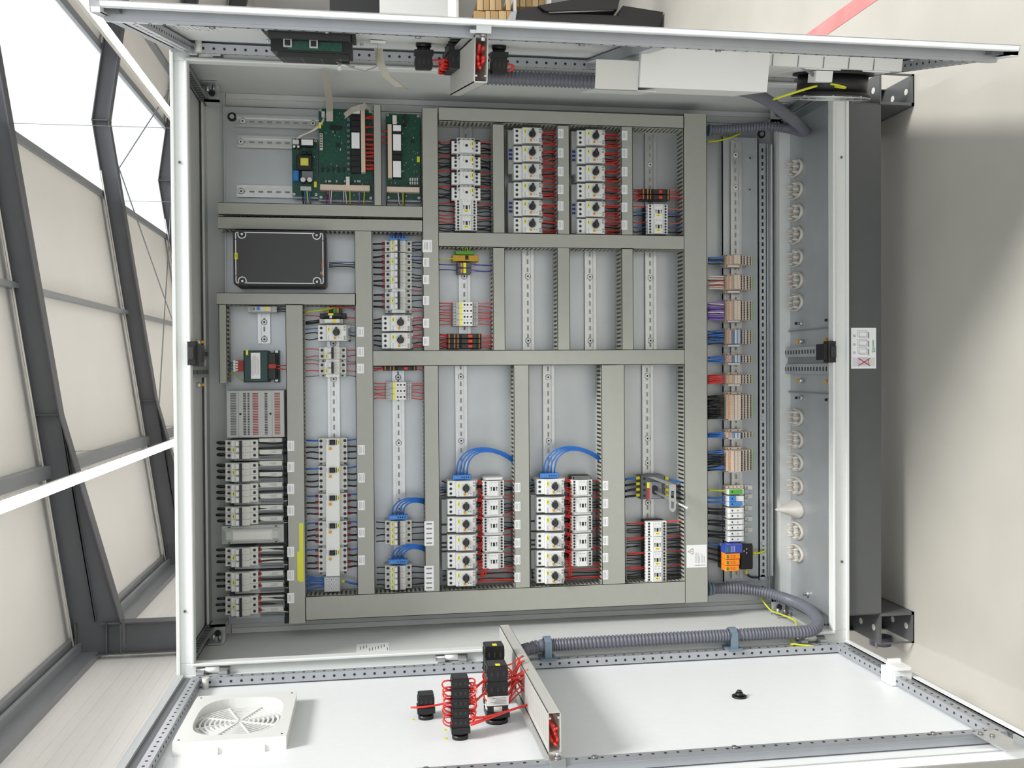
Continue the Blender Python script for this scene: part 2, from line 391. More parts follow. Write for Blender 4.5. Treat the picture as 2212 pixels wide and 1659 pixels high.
# paper with table on the upper right-hand door
s0_,z0_=onr(455,70,2)
b=B(XR); s1,z1=onr(345,42,2); s2,z2=onr(480,68,2)
b.box(s2,s1,2,2.6,z2,z1,PAPER); 
for i in range(7):
    for k in range(10):
        zz=z2+(z1-z2)*(.05+.095*k); ss=s2+(s1-s2)*(.08+.13*i); b.box(ss,ss+(s1-s2)*.03,2.6,2.8,zz,zz+(z1-z2)*rnd(.03,.07),INK)
b.box(s1,s1+(s1-s2)*.1,2,2.6,z2-60,z1+20,YEL)
b.obj('printed_table_sheet',DOR)
# left door: white clip on lower edge, plug
b=B(XL); s,z=onl(1937,1455,26); b.box(s-26,s+22,4,42,z-26,z+26,WHITE,0); b.box(s-20,s+30,42,50,z-20,z+16,WHITE); b.box(s-26,s-18,42,56,z-22,z+10,WHITE)
tag(b.obj('corner_clip',o=XL(s,0,z)),'white plastic clip on the lower edge of the lower cabinet door','clip')
b=B(XL); s,z=onl(1597,1506,2); b.cyl((s,2,z),1,17,4,BLACK,20); b.cyl((s,6,z),1,12,8,BLACK,8,8); b.cyl((s,14,z),1,6,4,KNOB,8)
tag(b.obj('hole_plug',o=XL(s,2,z)),'round black hole plug alone on the white door sheet','plug')
# latch bar hardware at far corner
b=B(XL); s,z=onl(2120,1588,26); b.box(s-10,s+90,26,30,z-40,z+12,ZINC); b.cyl((s+20,30,z-10),1,5,4,STEELS,8); b.cyl((s+5,30,z+5),1,5,4,STEELS,8); b.box(s+40,s+90,22,40,z-46,z-40,ZINC); b.obj('latch_bracket',DOL)
# ================================================================ cable ducts, rails
YD=286.0
DUC={}
def duct(key,u0,v0,u1,v1,label,vert=None,sides=3,on=None,YD=YD):
    um,vm=(u0+u1)/2,(v0+v1)/2
    z1=at(u0,vm,YD).z; z0=at(u1,vm,YD).z; x1=at(um,v0,YD).x; x0=at(um,v1,YD).x
    if on: x0=DUC[on]['rect'][1]+.3
    if vert is None: vert=(v1-v0)>(u1-u0)
    r=root('cable_duct',label,'cable duct',((x0+x1)/2,YP,(z0+z1)/2),'grey cable ducts on the mounting plate')
    b=B(); b.box(x0,x1,YD,YD+2,z0,z1,DUCT)
    for q in (0,1):
        if vert: zz=z0 if q==0 else z1; b.box(x0,x1,YD,YD+9,zz-(0 if q==0 else 1.5),zz+(1.5 if q==0 else 0),DUCT)
        else: xx=x0 if q==0 else x1; b.box(xx-(0 if q==0 else 1.5),xx+(1.5 if q==0 else 0),YD,YD+9,z0,z1,DUCT)
    b.obj('duct_lid',r)
    b=B(); b.box(x0+1,x1-1,YP-2,YP,z0+1,z1-1,DUCT)
    a0,a1=(x0,x1) if vert else (z0,z1)
    for q in (0,1):
        if not (sides>>q)&1: continue
        c=(z0+1.5 if q==0 else z1-1.5) if vert else (x0+1.5 if q==0 else x1-1.5)
        def bx(p,e,y0,y1,mm=DUCT,t=.8):
            if vert: b.box(p,e,y0,y1,c-t,c+t,mm)
            else: b.box(c-t,c+t,y0,y1,p,e,mm)
        bx(a0,a1,YP-18,YP-2); bx(a0,a1,YD+2,YD+7)
        p=a0+2
        while p<a1-6:
            bx(p,min(p+6.5,a1),YD+7,YP-18); p+=12.5
    b.box(x0+3,x1-3,YD+12,YD+14,z0+3,z1-3,DUCTI) if False else None
    b.obj('slotted_duct_body',r)
    if x1-x0>30 or z1-z0>30:
        pass
    r['rect']=(x0,x1,z0,z1); DUC[key]=r
    return r
duct('h4',659,1272,1480,1322,'long cable duct along the bottom of the plate')
duct('h3',806,756,1478,789,'cable duct crossing the middle of the plate above the large empty bays')
duct('h2',948,505,1478,536,'cable duct crossing below the two six-switch columns at the top')
duct('top',948,240,1478,269,'long cable duct along the very top of the photo, above the breaker bays')
duct('v7',1478,246,1528,1301,'widest long cable duct, beside the right-hand terminal strip')
duct('v3',913,234,948,757,'upright cable duct beside the circuit boards and the twelve-pole breaker row',on='h3')
duct('v1',620,657,658,1347,'upright duct with white labels beside the busbar breakers')
duct('v2',769,499,807,1286,'upright duct with white labels beside the residual current breakers',on='h4')
duct('v3b',917,789,949,1280,'upright duct with two tall white labels in the lower half',on='h4')
duct('v4',1064,269,1090,505,'short duct between contactor column and first six-switch column, top row',on='h2')
duct('v5',1204,272,1230,505,'short labelled duct between the two six-switch columns, top row',on='h2')
duct('v6',1342,274,1367,505,'short labelled duct right of the second six-switch column, top row',on='h2')
duct('v4m',1065,536,1091,756,'short duct left of the first empty bay in the middle row',on='h3')
duct('v5m',1204,536,1231,756,'short duct between first and second empty bays, middle row',on='h3')
duct('v6m',1343,536,1368,756,'short duct between second and third empty bays, middle row',on='h3')
duct('v4c',1111,789,1144,1276,'upright labelled duct right of the first starter column, lower half',on='h4')
duct('v5c',1300,789,1350,1274,'wide upright labelled duct right of the second starter column, lower half',on='h4')
duct('ha',471,441,912,467,'upper of two close horizontal ducts below the circuit boards',vert=False)
duct('hb',471,471,912,498,'lower of two close horizontal ducts, above the black enclosure',vert=False)
duct('hc',468,633,769,659,'horizontal duct below the black enclosure',vert=False)
duct('va',473,657,490,827,'narrow short duct at the left edge beside the transformer')
duct('vb',807,227,824,448,'narrow duct between the two relay circuit boards',on='ha')
# white label plates stuck on the duct lids
def sticker(key,u,v,wu,wv,m=PAPER,Y=None,lines=True,name='label_plate'):
    r=DUC[key]; Y=YD if Y is None else Y
    p=at(u,v,Y-.6); sc=(Y-CP.y)/CF*1.02; w=wv*sc; h=wu*sc
    b=B(); b.box(p.x-w/2,p.x+w/2,Y-.7,Y,p.z-h/2,p.z+h/2,m)
    if lines:
        for k,f in enumerate((-.3,-.14,.0,.3)):
            if f==.3 and h<5: continue
            l=w*rnd(.28,.4); b.box(p.x-l,p.x+l,Y-.85,Y-.7,p.z-h*f-.5*(h/16),p.z-h*f+.35*(h/16),INKL)
    return b.obj(name,r)
for v in (963,1009,1056,1103,1192,1243,1292): sticker('v1',628,v,14,21)
for v in (717,760,796,972,1032,1091.5,1150.5,1210): sticker('v2',779 if v<900 else 781,v,13.5,20)
sticker('v3',923,531.5,20,26)
for v in (566.5,604,649,698,737): sticker('v3',920.5,v,13,19)
for v in (1152.5,1249): sticker('v3b',927,v,20,52,lines=False)
for v0 in (1152.5,1249):
    for k in range(-4,5,2): sticker('v3b',927,v0+k*5.2,12,3,INKL,YD-.7,False,'label_print')
for v in (288.6,330.4,370.5,409,445,486): sticker('v5',1211,v,12.5,20)
for v in (292.7,331,371,409.3,447.8,486): sticker('v6',1349,v,13,20)
for v in (1053,1094,1133,1173,1209.5,1247): sticker('v4c',1118,v,12.5,20)
for v in (1049,1088,1127,1168,1205,1242): sticker('v5c',1308,v,12.5,20)
sticker('v1',651,1193.5,0+8,122,mat('yellow warning strip',(222,222,60),.5),None,False,'yellow_strip')
sticker('v1',647,1223,9,61,mat('yellow warning strip',(222,222,60),.5),YD-.7,False,'yellow_strip')
p=at(1505,1201.5,YD); sc=(YD-CP.y)/CF; b=B(); w,h=51*sc,47*sc
b.box(p.x-w/2,p.x+w/2,YD-.8,YD,p.z-h/2,p.z+h/2,PAPER)
tx,tz=p.x+w*.22,p.z+h*.3
WTB=mat('warning triangle brown',(120,90,60),.5)
xline(b,(tx-9,tz-7),(tx+9,tz-7),1.2,WTB,YD-1.1,YD-.8); xline(b,(tx-9,tz-7),(tx,tz+9),1.2,WTB,YD-1.1,YD-.8); xline(b,(tx+9,tz-7),(tx,tz+9),1.2,WTB,YD-1.1,YD-.8)
xline(b,(tx,tz-4),(tx,tz+3),1.4,ORA,YD-1.1,YD-.8)
for k in range(7):
    zz=p.z+h*.08-k*h*.075; b.box(p.x-w*.3,p.x+w*rnd(.0,.3),YD-1,YD-.8,zz-.5,zz+.5,INKL)
    b.box(p.x-w*.42,p.x-w*.38,YD-1,YD-.8,zz-1,zz+1,INK)
wl=b.obj('warning_sticker',DUC['v7']); wl['label']='white sticker with a warning triangle and lines of print'

# DIN rails
SLOT=mat('rail slot grey',(150,152,152),.5,.2)
def rail(u0,v0,u1,v1,label,Y=YP,vert=None,screws=(),wmm=35,slots=True,hgt=9):
    um,vm=(u0+u1)/2,(v0+v1)/2; Yr=Y-hgt
    z1=at(u0,vm,Yr).z; z0=at(u1,vm,Yr).z; x1=at(um,v0,Yr).x; x0=at(um,v1,Yr).x
    if vert is None: vert=(v1-v0)>(u1-u0)    # runs along the photo's vertical = world x
    if vert: c=(z0+z1)/2; L0,L1=x0,x1
    else: c=(x0+x1)/2; L0,L1=z0,z1
    r=root('din_rail',label,'mounting rail',((x0+x1)/2,Y,(z0+z1)/2),'metal mounting rails')
    b=B(); h=wmm/2
    def bx(a0,a1,y0,y1,l0=L0,l1=L1,m=RAILM):
        if vert: b.box(l0,l1,y0,y1,c+a0,c+a1,m)
        else: b.box(c+a0,c+a1,y0,y1,l0,l1,m)
    bx(-h+8,h-8,Y-1.6,Y-.3); bx(-h+7,-h+8.5,Yr+1,Y-.3); bx(h-8.5,h-7,Yr+1,Y-.3); bx(-h,-h+8,Yr,Yr+1.3); bx(h-8,h,Yr,Yr+1.3)
    if slots:
        p=L0+10
        while p<L1-12: bx(-2.6,2.6,Y-1.9,Y-1.6,p,p+14,SLOT); p+=25
    b.obj('rail_profile',r)
    for (u,v) in screws:
        p=at(u,v,Y-3); q=B()
        xx,zz=(p.x,c) if vert else (c,p.z)
        q.cyl((xx,Y-2,zz),1,9,-3,SCRW,14,7); q.cyl((xx,Y-5,zz),1,3,-.4,DARK,6); q.obj('rail_screw',r)
    return r
rail(992,536,1015,756,'mounting rail behind the grey relay modules in the middle row',screws=((1003,597),))
rail(1129,536,1153,756,'mounting rail in the first empty bay of the middle row',screws=((1140,597),(1140,736)))
rail(1263,536,1288,756,'mounting rail in the second empty bay of the middle row',screws=((1274,598),(1275,736)))
rail(1394,536,1418,756,'mounting rail in the third empty bay of the middle row',screws=((1405,600),(1406,736)))
rail(985,789,1008,1040,'mounting rail above the first starter column in the lower half',screws=((996,814),(997,952)))
rail(1174,789,1197,1040,'mounting rail above the second starter column in the lower half',screws=((1186,815),(1186,952)))
rail(1388,789,1412,1266,'mounting rail behind the main switch',screws=((1400,812),(1400,947),(1400,1000),(1400,1086)))
rail(1394,270,1417,505,'mounting rail in the top right bay beside the two contactors',screws=((1405,356),))
rail(996,265,1018,505,'mounting rail behind the column of six contactors at the top')
rail(709,656,735,1285,'mounting rail behind the residual current breakers',screws=((720,742),(720,819)))
rail(850,499,874,756,'mounting rail behind the twelve-pole breaker row')
rail(850,789,874,1275,'long mounting rail with three grey relay modules and two four-pole breakers',screws=((861,815),(861,957),(858,1099)))
rail(556,676,585,742,'short mounting rail above the transformer',screws=((570,696),(570,733)),hgt=9)
rail(510,248,690,278,'uppermost of three horizontal rails at top left',screws=((524,262),(676,266)),vert=False)
rail(513,293,690,322,'middle one of three horizontal rails at top left',screws=((520,308),),vert=False)
rail(511,400,690,428,'lowest of three horizontal rails at top left',screws=((521,413),),vert=False)
# right-hand bracket plate, rail and slotted upright
br=root('rail_bracket_plate','galvanised bracket plate carrying the terminal strip','bracket',(0,YP,200))
x1=at(1600,296,340).x; x0=at(1600,1256,340).x
b=B(); z0,z1=at(1638,780,350).z,at(1560,780,350).z
b.box(x0,x1,346,350,z0,z1,GALV); b.box(x0,x1,346,YP,z0,z0+3,GALV); b.box(x0,x1,346,YP,z1-3,z1,GALV); b.obj('plate',br)
for v in (342,410):
    q=at(1619,v,346); b=B(); b.cyl((q.x,346,q.z),1,7,-4,ZINC,8); b.cyl((q.x,342,q.z),1,3,-.4,DARK,6); b.obj('plate_screw',br)
YR2=346
TR=rail(1580,304,1603,1250,'long mounting rail carrying the right-hand terminal strip',Y=YR2,screws=((1593,335),(1593,405)),slots=True)
up=root('slotted_upright','slotted metal upright right of the terminal strip','upright',(0,372,80))
b=B(); x1=at(1650,310,340).x; x0=at(1650,1246,340).x; za,zb=at(1655,780,340).z,at(1641,780,340).z
b.box(x0,x1,340,342,za,zb,ZINC); 
for k,(zz,yy) in enumerate(((za-5,344),(za-9,341),(za-15,345),(za-22,350))): b.box(x0,x1,yy,yy+12,zz-4,zz,(ZINC,GALVD,ZINC,PAINT)[k])
b.box(x0,x1,342,372,zb-2,zb,GALVD)
x=x0+12
while x<x1-14: b.box(x,x+12,339.6,340,(za+zb)/2-3,(za+zb)/2+3,DARK); x+=20.8
b.obj('slotted_strip',up)
for v in (371,508,712,903,970,1174): q=at(1648,v,340); b=B(); b.cyl((q.x,340,q.z),1,6,-3,ZINC,8); b.obj('strip_screw',up)
# ================================================================ devices (local: x, y<0 towards the viewer, z up; origin on the plate)
def hole(b,x,y,z,r=3.2): b.cyl((x,y,z),1,r+1.3,-.3,MGREY,10); b.cyl((x,y-.3,z),1,r,-.3,DARK,10)
O0=(0,0,0)
def ylab(parent,x,y,z,w,h,s=True):
    b=B(); b.box(x-w/2,x+w/2,y-.6,y,z-h/2,z+h/2,YEL)
    if s:
        if w>h: b.box(x-w*.28,x+w*.28,y-.75,y-.6,z-h*.12,z+h*.12,INK)
        else: b.box(x-w*.12,x+w*.12,y-.75,y-.6,z-h*.28,z+h*.28,INK)
    return b.obj('marker_label',parent,O0)
def make_msp():
    r=root('motor_protection_switch','x','switch',O0)
    b=B(); b.box(-22.5,22.5,-58,-8,-43,43,WHITE,1); b.box(-22.5,22.5,-72,-58,18,42,WHITE,1.5)
    b.box(-22.5,22.5,-86,-58,-38,18,WHITE,2); b.box(-22.5,22.5,-64,-58,-43,-38,LGREY)
    b.box(-22.5,-18,-50,-10,-48,-43,DARK); b.box(14,22.5,-56,-20,-47,-43,WHITE); b.box(-20,-8,-56,-20,-47,-43,LGREY)
    for x in (-14,0,14): hole(b,x,-72,33)
    for x in (17,9,-11,-18): b.cyl((x,-86,-33),1,3,-.4,MGREY,10); b.cyl((x,-86.4,-33),1,1.7,-.3,LGREY,8)
    b.cyl((2,-86,-10),1,14,-.6,OFFW,24); b.cyl((2,-86.6,-10),1,12.2,-.5,WHITE,24)
    for x,z in ((12,0),(-14,-24),(-14,-17)): b.box(x-1,x+1,-86.4,-86,z-1,z+1,INK)
    b.obj('housing',r,O0)
    k=B(); k.cyl((2,-87,-10),1,10.5,-9,KNOB,20,9.2); k.prism([(-10,-5),(-6,-14.5),(8,-14),(16,-12.5),(16,-7.5),(8,-6),(-6,-5.5)],1,-104,-96,KNOB); k.prism([(9,-13),(15,-12.5),(15,-7.5),(9,-7)],1,-96,-87.5,KNOB); k.obj('rotary_knob',r,O0)
    o=B(); o.cyl((-15,-86,-6),1,3.8,-2.5,ORB,14); o.obj('test_button',r,O0)
    ylab(r,10,-86,11,13,6)
    for x in (-9,-14,-19): 
        q=B(); q.box(x-1.2,x+1.2,-86.3,-86,10,12.5,INKL); q.obj('maker_print',r,O0)
    return r
def make_con(lab=None,aux=False):
    r=root('contactor','x','contactor',O0)
    b=B(); b.box(-22.5,22.5,-46,-8,-31,31,DARK); b.box(-22.3,22.3,-68,-46,-31,31,WHITE,1); b.box(-22.3,22.3,-76,-68,-15,15,WHITE,1.5)
    for s in (-1,1):
        for x in (-17,-8.5,0,8.5,17): hole(b,x,-68,s*24,2.5)
        for x in (-20,-10,0,10,20): b.box(x-2,x+2,-58,-50,s*31,s*33,WHITE)
    b.box(-6.5,4.5,-76.5,-76,-3,3,BLACK)
    for s in (-1,1): b.box(-6.5,5,-76.4,-76,s*8-1,s*8+1,KNOB); b.box(1,5,-76.4,-76,s*8-3*(s>0)*0-1.6,s*8+1.6,KNOB)
    for z in (-6,-3,4,7): b.box(16,18,-76.3,-76,z-.6,z+.6,INKL)
    for s in (-1,1): b.box(-18,19,-76.2,-76,s*12.5-.25,s*12.5+.25,INKL)
    b.obj('housing',r,O0)
    if lab: ylab(r,lab[0],-76,lab[1],lab[2],lab[3])
    return r
def make_bigcon():
    r=root('contactor','x','contactor',O0)
    b=B(); b.box(-22.5,22.5,-50,-8,-42,42,DARK); b.box(-22.5,12,-74,-50,-42,42,WHITE,1.2); b.box(-22.5,14,-84,-74,-21,20,WHITE,1.5)
    b.box(12,24,-66,-50,-26,26,WHITE,1)
    for s in (-1,1):
        for x in (-14,-3,8): hole(b,x,-74,s*31,2.9)
        hole(b,18,-66,s*20,2.6)
    b.box(-6,1,-84.5,-84,-3.5,3.5,BLACK); 
    for z,h in ((-11,6),(9,8)): b.box(-4,7,-84.3,-84,z-.3,z+.3,INKL)
    b.cyl((4,-84,26-4),1,2.4,-.4,MGREY,8); b.cyl((-11,-84,-18),1,2.4,-.4,MGREY,8)
    for z in (-8,4): b.box(18,20,-66.3,-66,z,z+3,INK)
    b.obj('housing',r,O0); ylab(r,3,-84,-17,14,6)
    return r
def make_mcb(n,labs,aux=False,full=78,yo=0):
    B_=lambda: B(lambda x,y,z: Vector((x,y+yo,z)))
    W=17.5*n+(9 if aux else 0); r=root('circuit_breaker','x','circuit breaker',O0); h=full/2
    b=B_(); x1=W/2
    if yo: b.box(-x1,x1,-40,-8-yo,-h*.8,h*.8,MGREY)
    for i in range(n):
        a=x1-17.5*(i+1); e=a+17.2
        b.box(a,e,-46,-8,-h,h,OFFW,1); b.box(a,e,-62,-46,-h*.52,h*.6,WHITE,1.5); 
        b.box(a+.8,e-.8,-62.4,-62,-h*.5,-h*.12,OFFW)
        hole(b,(a+e)/2,-46,h*.78,3.4); hole(b,(a+e)/2,-46,-h*.78,3.4)
        b.box(a+3,e-3,-66,-62,-h*.06,h*.26,BLACK)
        b.box((a+e)/2-.5,(a+e)/2+.5,-62.9,-62.6,-h*.3,-h*.26,INK)
    if aux:
        a=-x1; b.box(a,a+8.6,-46,-8,-h,h,LGREY,1); b.box(a,a+8.6,-60,-46,-h*.5,h*.5,WHITE,1)
        for s in (-1,1): b.box(a+2,a+6,-46.5,-46,s*h*.7-3,s*h*.7+3,DARK)
    b.obj('housing',r,O0)
    for i in range(n):
        a=x1-17.5*(i+1); t=B_(); t.box(a+1,a+16,-70,-62,h*.12,h*.2,WHITE); t.box(a+2,a+15.5,-74,-66,h*.06,h*.3,WHITE,2); t.obj('toggle_lever',r,O0)
    k=B_(); k.box(x1-17.5*n+1,x1-.5,-77,-66,-h*.08,h*.06,BLACK,1); k.obj('toggle_link',r,O0)
    for c in labs: ylab(r,x1-17.5*(c+.5),-62+yo,h*.46,12,6)
    return r
def make_rccb():
    r=root('residual_current_breaker','x','circuit breaker',O0)
    b=B(); b.box(-30,40,-46,-8,-41,41,OFFW,1); b.box(-39,-30,-40,-8,-38,38,LGREY,1); b.box(-40,40,-62,-46,-20,20,WHITE,1.5)
    for s in (-1,1):
        for x in (32,15,-3,-20): hole(b,x,-46,s*34,3.7)
        for x in (23.5,-11): b.cyl((x,-46,s*34),1,1.4,-.3,DARK,8)
        b.box(-37,-32,-40.5,-40,s*34-3,s*34+3,DARK)
    b.box(19,37,-63,-62,-13,14,OFFW); 
    for x in (34,30,26): b.box(x-1,x+1,-62.4,-62,16.5,18.5,BLUEP)
    b.box(22,36,-63.3,-62,-12,-9.5,DGREY)
    b.obj('housing',r,O0)
    k=B(); k.box(22,36,-70,-63,-7,9,BLACK,2); k.obj('rocker_lever',r,O0)
    o=B(); o.cyl((11,-62,7),1,4.6,-2.5,ORB,16); o.obj('test_button',r,O0)
    ylab(r,29,-62,-16.5,14,5)
    return r
def place(proto,used,u,v,yf,label,group):
    p=at(u,v,YP-yf); o=(p.x,YP,p.z)
    if not used:
        used.append(1); proto.location=Vector(o)*.001; proto['_o']=o; proto['label']=label; proto['group']=group
        for c in proto.children: c['_o']=o
        return proto
    return copy_tree(proto,o,label,group)
def wl(o,dx,dy,dz): return (o[0]+dx,o[1]+dy,o[2]+dz)
def dz_to(o,u,Y):   # local z of a photo column at depth Y
    return at(u,800,Y).z-o[2]
def wires(t,xs,za,ub,y,cols,r=1.6,sag=6,fer=None,spread=3):
    """wires from device edge za (local z) to the duct edge at photo column ub"""
    o=t['_o']; zb=dz_to(o,ub,YP+y)
    for i,x in enumerate(xs):
        c=cols[i%len(cols)]
        wire(t,(o[0]+x,o[1]+y,o[2]+za),(o[0]+x+rnd(-spread,spread),o[1]+y+rnd(-6,8),o[2]+zb+(8 if zb>za else -8)*0),c,r,sag,fer)
msp=make_msp(); mu=[]
G='motor protection switches with black rotary knobs'
for col,u,vs,ur,where in (('b',1142,(291.9,331.2,369.7,409,448.4,485.8),1203,'left column of six at the top'),
                  ('c',1279,(296,334.7,373.5,411.8,451,487.7),1342,'right column of six at the top'),
                  ('d',999,(1056.3,1095.6,1133.6,1173,1212,1250),1111,'left starter column, lower half'),
                  ('e',1191,(1052,1091.5,1130.3,1169,1207.4,1244.8),1300,'right starter column, lower half')):
    for i,v in enumerate(vs):
        t=place(msp,mu,u,v,84,'motor switch, %s in the %s'%(ordn(i,6),where),G)
        if col in 'bc':
            wires(t,(18,11,-12,-19),-46,ur,-50,['red'],1.7,7)
            wires(t,(14,4,-8),-46,ur,-28,['black'],1.6,5)
            wires(t,(15,-2,-16),-46,ur,-40,['red'],1.5,9)
        elif i==5:
            wires(t,(18,9,-14,-19,-12,3),-46,ur,-50,['red','red','red','red','black','black'],1.7,9)
        else:
            o=t['_o']
            for k in range(7):
                x=(19,12,-12,-18,-20,15,-6)[k]; up_=1 if k in (0,1,4) else -1
                zb=-46-rnd(14,26)
                b=B(); b.tube(bez(wl(o,x,-48,-45),wl(o,x,-56,zb-6),wl(o,x-10,-60,zb-8),wl(o,x-42-rnd(0,10),-54,zb+6),8),1.7,RED if k<4 else RED,6); b.obj('red_wire',t)
            wires(t,(10,2,-8),-44,1041 if col=='d' else 1236,-20,['black'],1.8,4)
        if col in 'de': wires(t,(14,0,-14),43,953 if col=='d' else 1146,-30,['black' if i<5 else 'black'],1.8,4)
for u,v,ur,ul,lab in ((719,719,768,660,'white motor protection switch with black knob above the two small breakers'),
                 (857.5,698,912,808,'upper motor protection switch directly below the twelve-pole breaker row'),
                 (857.5,736,912,808,'lower motor protection switch below the twelve-pole breaker row')):
    t=place(msp,mu,u,v,84,lab,G)
    if u<800: wires(t,(14,0,-14),43,ul,-50,['blue','black','black'],1.7); wires(t,(16,6,-8,-18),-46,ur,-50,['white','blue','black','white'],1.5)
    else: wires(t,(14,0,-14),43,ul,-50,['black'],2.6,3); wires(t,(16,8,-6,-12,-19),-46,ur,-50,['red','red','black','red','red'],1.8)
# contactors
con=make_con(); cu=[]
for u,vs,ur,where in ((1066.5,(1055,1095.6,1134.4,1174.3,1211.7),1111,'beside the first starter column'),(1258,(1053,1090.7,1130,1168.8,1206.8),1300,'beside the second starter column')):
    for i,v in enumerate(vs):
        t=place(con,cu,u,v,70,'white contactor, %s of the five %s'%(ordn(i,5),where),'contactors beside the starter columns')
        wires(t,(18,2,-8,-14,-21),-32,ur,-40,['red','black','black','black','red'],1.7,7)
        if i==0:
            o=t['_o']; b=B(); b.box(o[0]+24,o[0]+33,o[1]-66,o[1]-10,o[2]-29,o[2]+29,LGREY,1); b.box(o[0]+25,o[0]+31,o[1]-67.5,o[1]-66.3,o[2]-26,o[2]+24,WHITE); b.obj('side_auxiliary_block',t)
con2=make_con((-13,1,6,12) and (-12,1,6,12)); 
for c in list(con2.children):
    pass
c2=[]
for i,v in enumerate((1143,1175.6,1208,1240)):
    t=place(con2,c2,1419,v,70,'white contactor with yellow marker, %s of four below the main switch'%ordn(i,4),'contactors with yellow markers')
    wires(t,(18,13,8,0,-7,-14),32,1352,-44,['red','red','black','black','black','black'],1.7,5)
    wires(t,(18,9,2,-6,-14,-20),-32,1478,-44,['red','black','black','black','black','black'],1.7,7)
for i,v in enumerate((457.3,489.3)):
    t=place(con2,c2,1421.5,v,70,'white contactor with yellow marker, %s of two in the top right bay'%('upper' if i==0 else 'lower'),'contactors with yellow markers')
    wires(t,(17,2,-10),32,1368,-44,['red','blue','black'],1.8,8); wires(t,(14,0,-12),-32,1476,-44,['pink','blue','black'],1.8,6)
for i,v in enumerate((447.8,481.7)):
    t=place(con2,c2,1007.5,v,70,'yellow marked contactor, %s of two at the foot of the first top bay'%('upper' if i==0 else 'lower'),'contactors with yellow markers')
    wires(t,(17,6,-2,-10,-18),32,948,-44,['red','black'] if i==0 else ['red','red','black','black','black'],1.8,10); wires(t,(16,6,-2,-10,-18),-32,1063,-44,['red','black','black','black','black'],1.8,8)
bc=make_bigcon(); bu=[]
for i,v in enumerate((313,347,381,414)):
    t=place(bc,bu,1007.5,v,80,'large white contactor, %s of the four in the first top bay'%ordn(i,4),'large contactors')
    wires(t,(20,10,0,-8,-16),42,948,-46,['red','black','black','black','black'],2.0,10); wires(t,(20,10,0,-8,-16),-42,1063,-46,['red','black','black','black','black'],2.0,8)
# breakers
GB='miniature circuit breakers'
def one(make,u,v,yf,label,group=GB): return place(make,[],u,v,yf,label,group)
t=one(make_mcb(2,(0,1)),861,531,60,'two-pole breaker at the top of the twelve-pole row, with two yellow markers')
wires(t,(9,-9),38,808,-40,['black'],2.8,2,REDD); wires(t,(10,5,-5,-12),-38,912,-44,['black'],1.7,3)
m3=make_mcb(3,(1,)); t=one(m3,861,565,60,'three-pole breaker, second unit of the long breaker row')
wires(t,(17,0,-17),38,808,-40,['black'],3,2,REDD); wires(t,(17,8,0,-14),-38,912,-44,['navy','black','black','black'],1.7,3)
m3a=make_mcb(3,(1,),True); t=one(m3a,861,608,60,'three-pole breaker, third unit of the long breaker row')
wires(t,(22,4,-13),38,808,-40,['black'],3,2,REDD); wires(t,(22,14,4,-13,-24),-38,912,-44,['black','black','black','black','red'],1.7,3)
t=place(m3a,[1],861,653,60,'three-pole breaker at the bottom of the long breaker row',GB)
wires(t,(22,4,-13),38,808,-40,['black'],3,2,REDD); wires(t,(22,4,-13,-26),-38,912,-44,['black','black','black','red'],1.8,3)
m2=make_mcb(2,(1,),True); k2=[]
for i,v in enumerate((766,798)):
    t=place(m2,k2,718.5,v,60,'%s of the two small two-pole breakers above an empty rail'%('upper' if i==0 else 'lower'),GB)
    wires(t,(14,-4,-18),39,660,-40,['red','red','grey'],1.5,4); wires(t,(14,-4,-18),-39,768,-40,['red','red','grey'],1.5,4)
m4=make_mcb(4,(0,1,2,3)); k4=[]
for i,v in enumerate((1151,1248)):
    t=place(m4,k4,861,v,60,'four-pole breaker block, %s of two beside the tall white labels'%('upper' if i==0 else 'lower'),GB)
    wires(t,(27,10,-8,-25),39,810,-40,['black'],1.9,4); wires(t,(27,10,-8,-25),-39,917,-40,['black'],1.9,4)
mb=make_mcb(3,(1,),False,90,-26); kb=[]
for c in mb.children: pass
for i,v in enumerate((971,1020,1066,1115,1204,1257,1310)):
    p=['first','second','third','fourth','fifth','sixth','last'][i]
    t=place(mb,kb,521,v,84,'three-pole busbar breaker, %s one down in the far left column'%p,'breakers on the busbar system')
    if i==0:
        for c in t.children: pass
    o=t['_o']
    for x in (17,0,-17):
        b=B(); zb=rnd(30,36); b.tube(bez(wl(o,x,-58,44),wl(o,x+9,-72,44+zb),wl(o,x-5,-50,46+zb),wl(o,x-1,-36,42),10),3.4,BLK,8); b.obj('black_wire',t)
    wires(t,(17,0,-17),-45,618,-62,['black'],3,4,REDD if i>3 else None,3)
    if i>1: wires(t,(-28,),-45,620,-56,['white'],1.6,6)
rc=make_rccb(); kr=[]
for i,v in enumerate((977,1037,1097,1157,1215)):
    t=place(rc,kr,719,v,60,'residual current breaker with orange button, %s in its column of five'%ordn(i,5),'residual current breakers')
    f=REDD if i>1 else None
    wires(t,(32,15,-3,-20),41,660,-36,['blue','black','black','black'],2.6,4,f); wires(t,(32,15,-3,-20),-41,770,-36,['blue','black','black','black'],2.6,4,f)
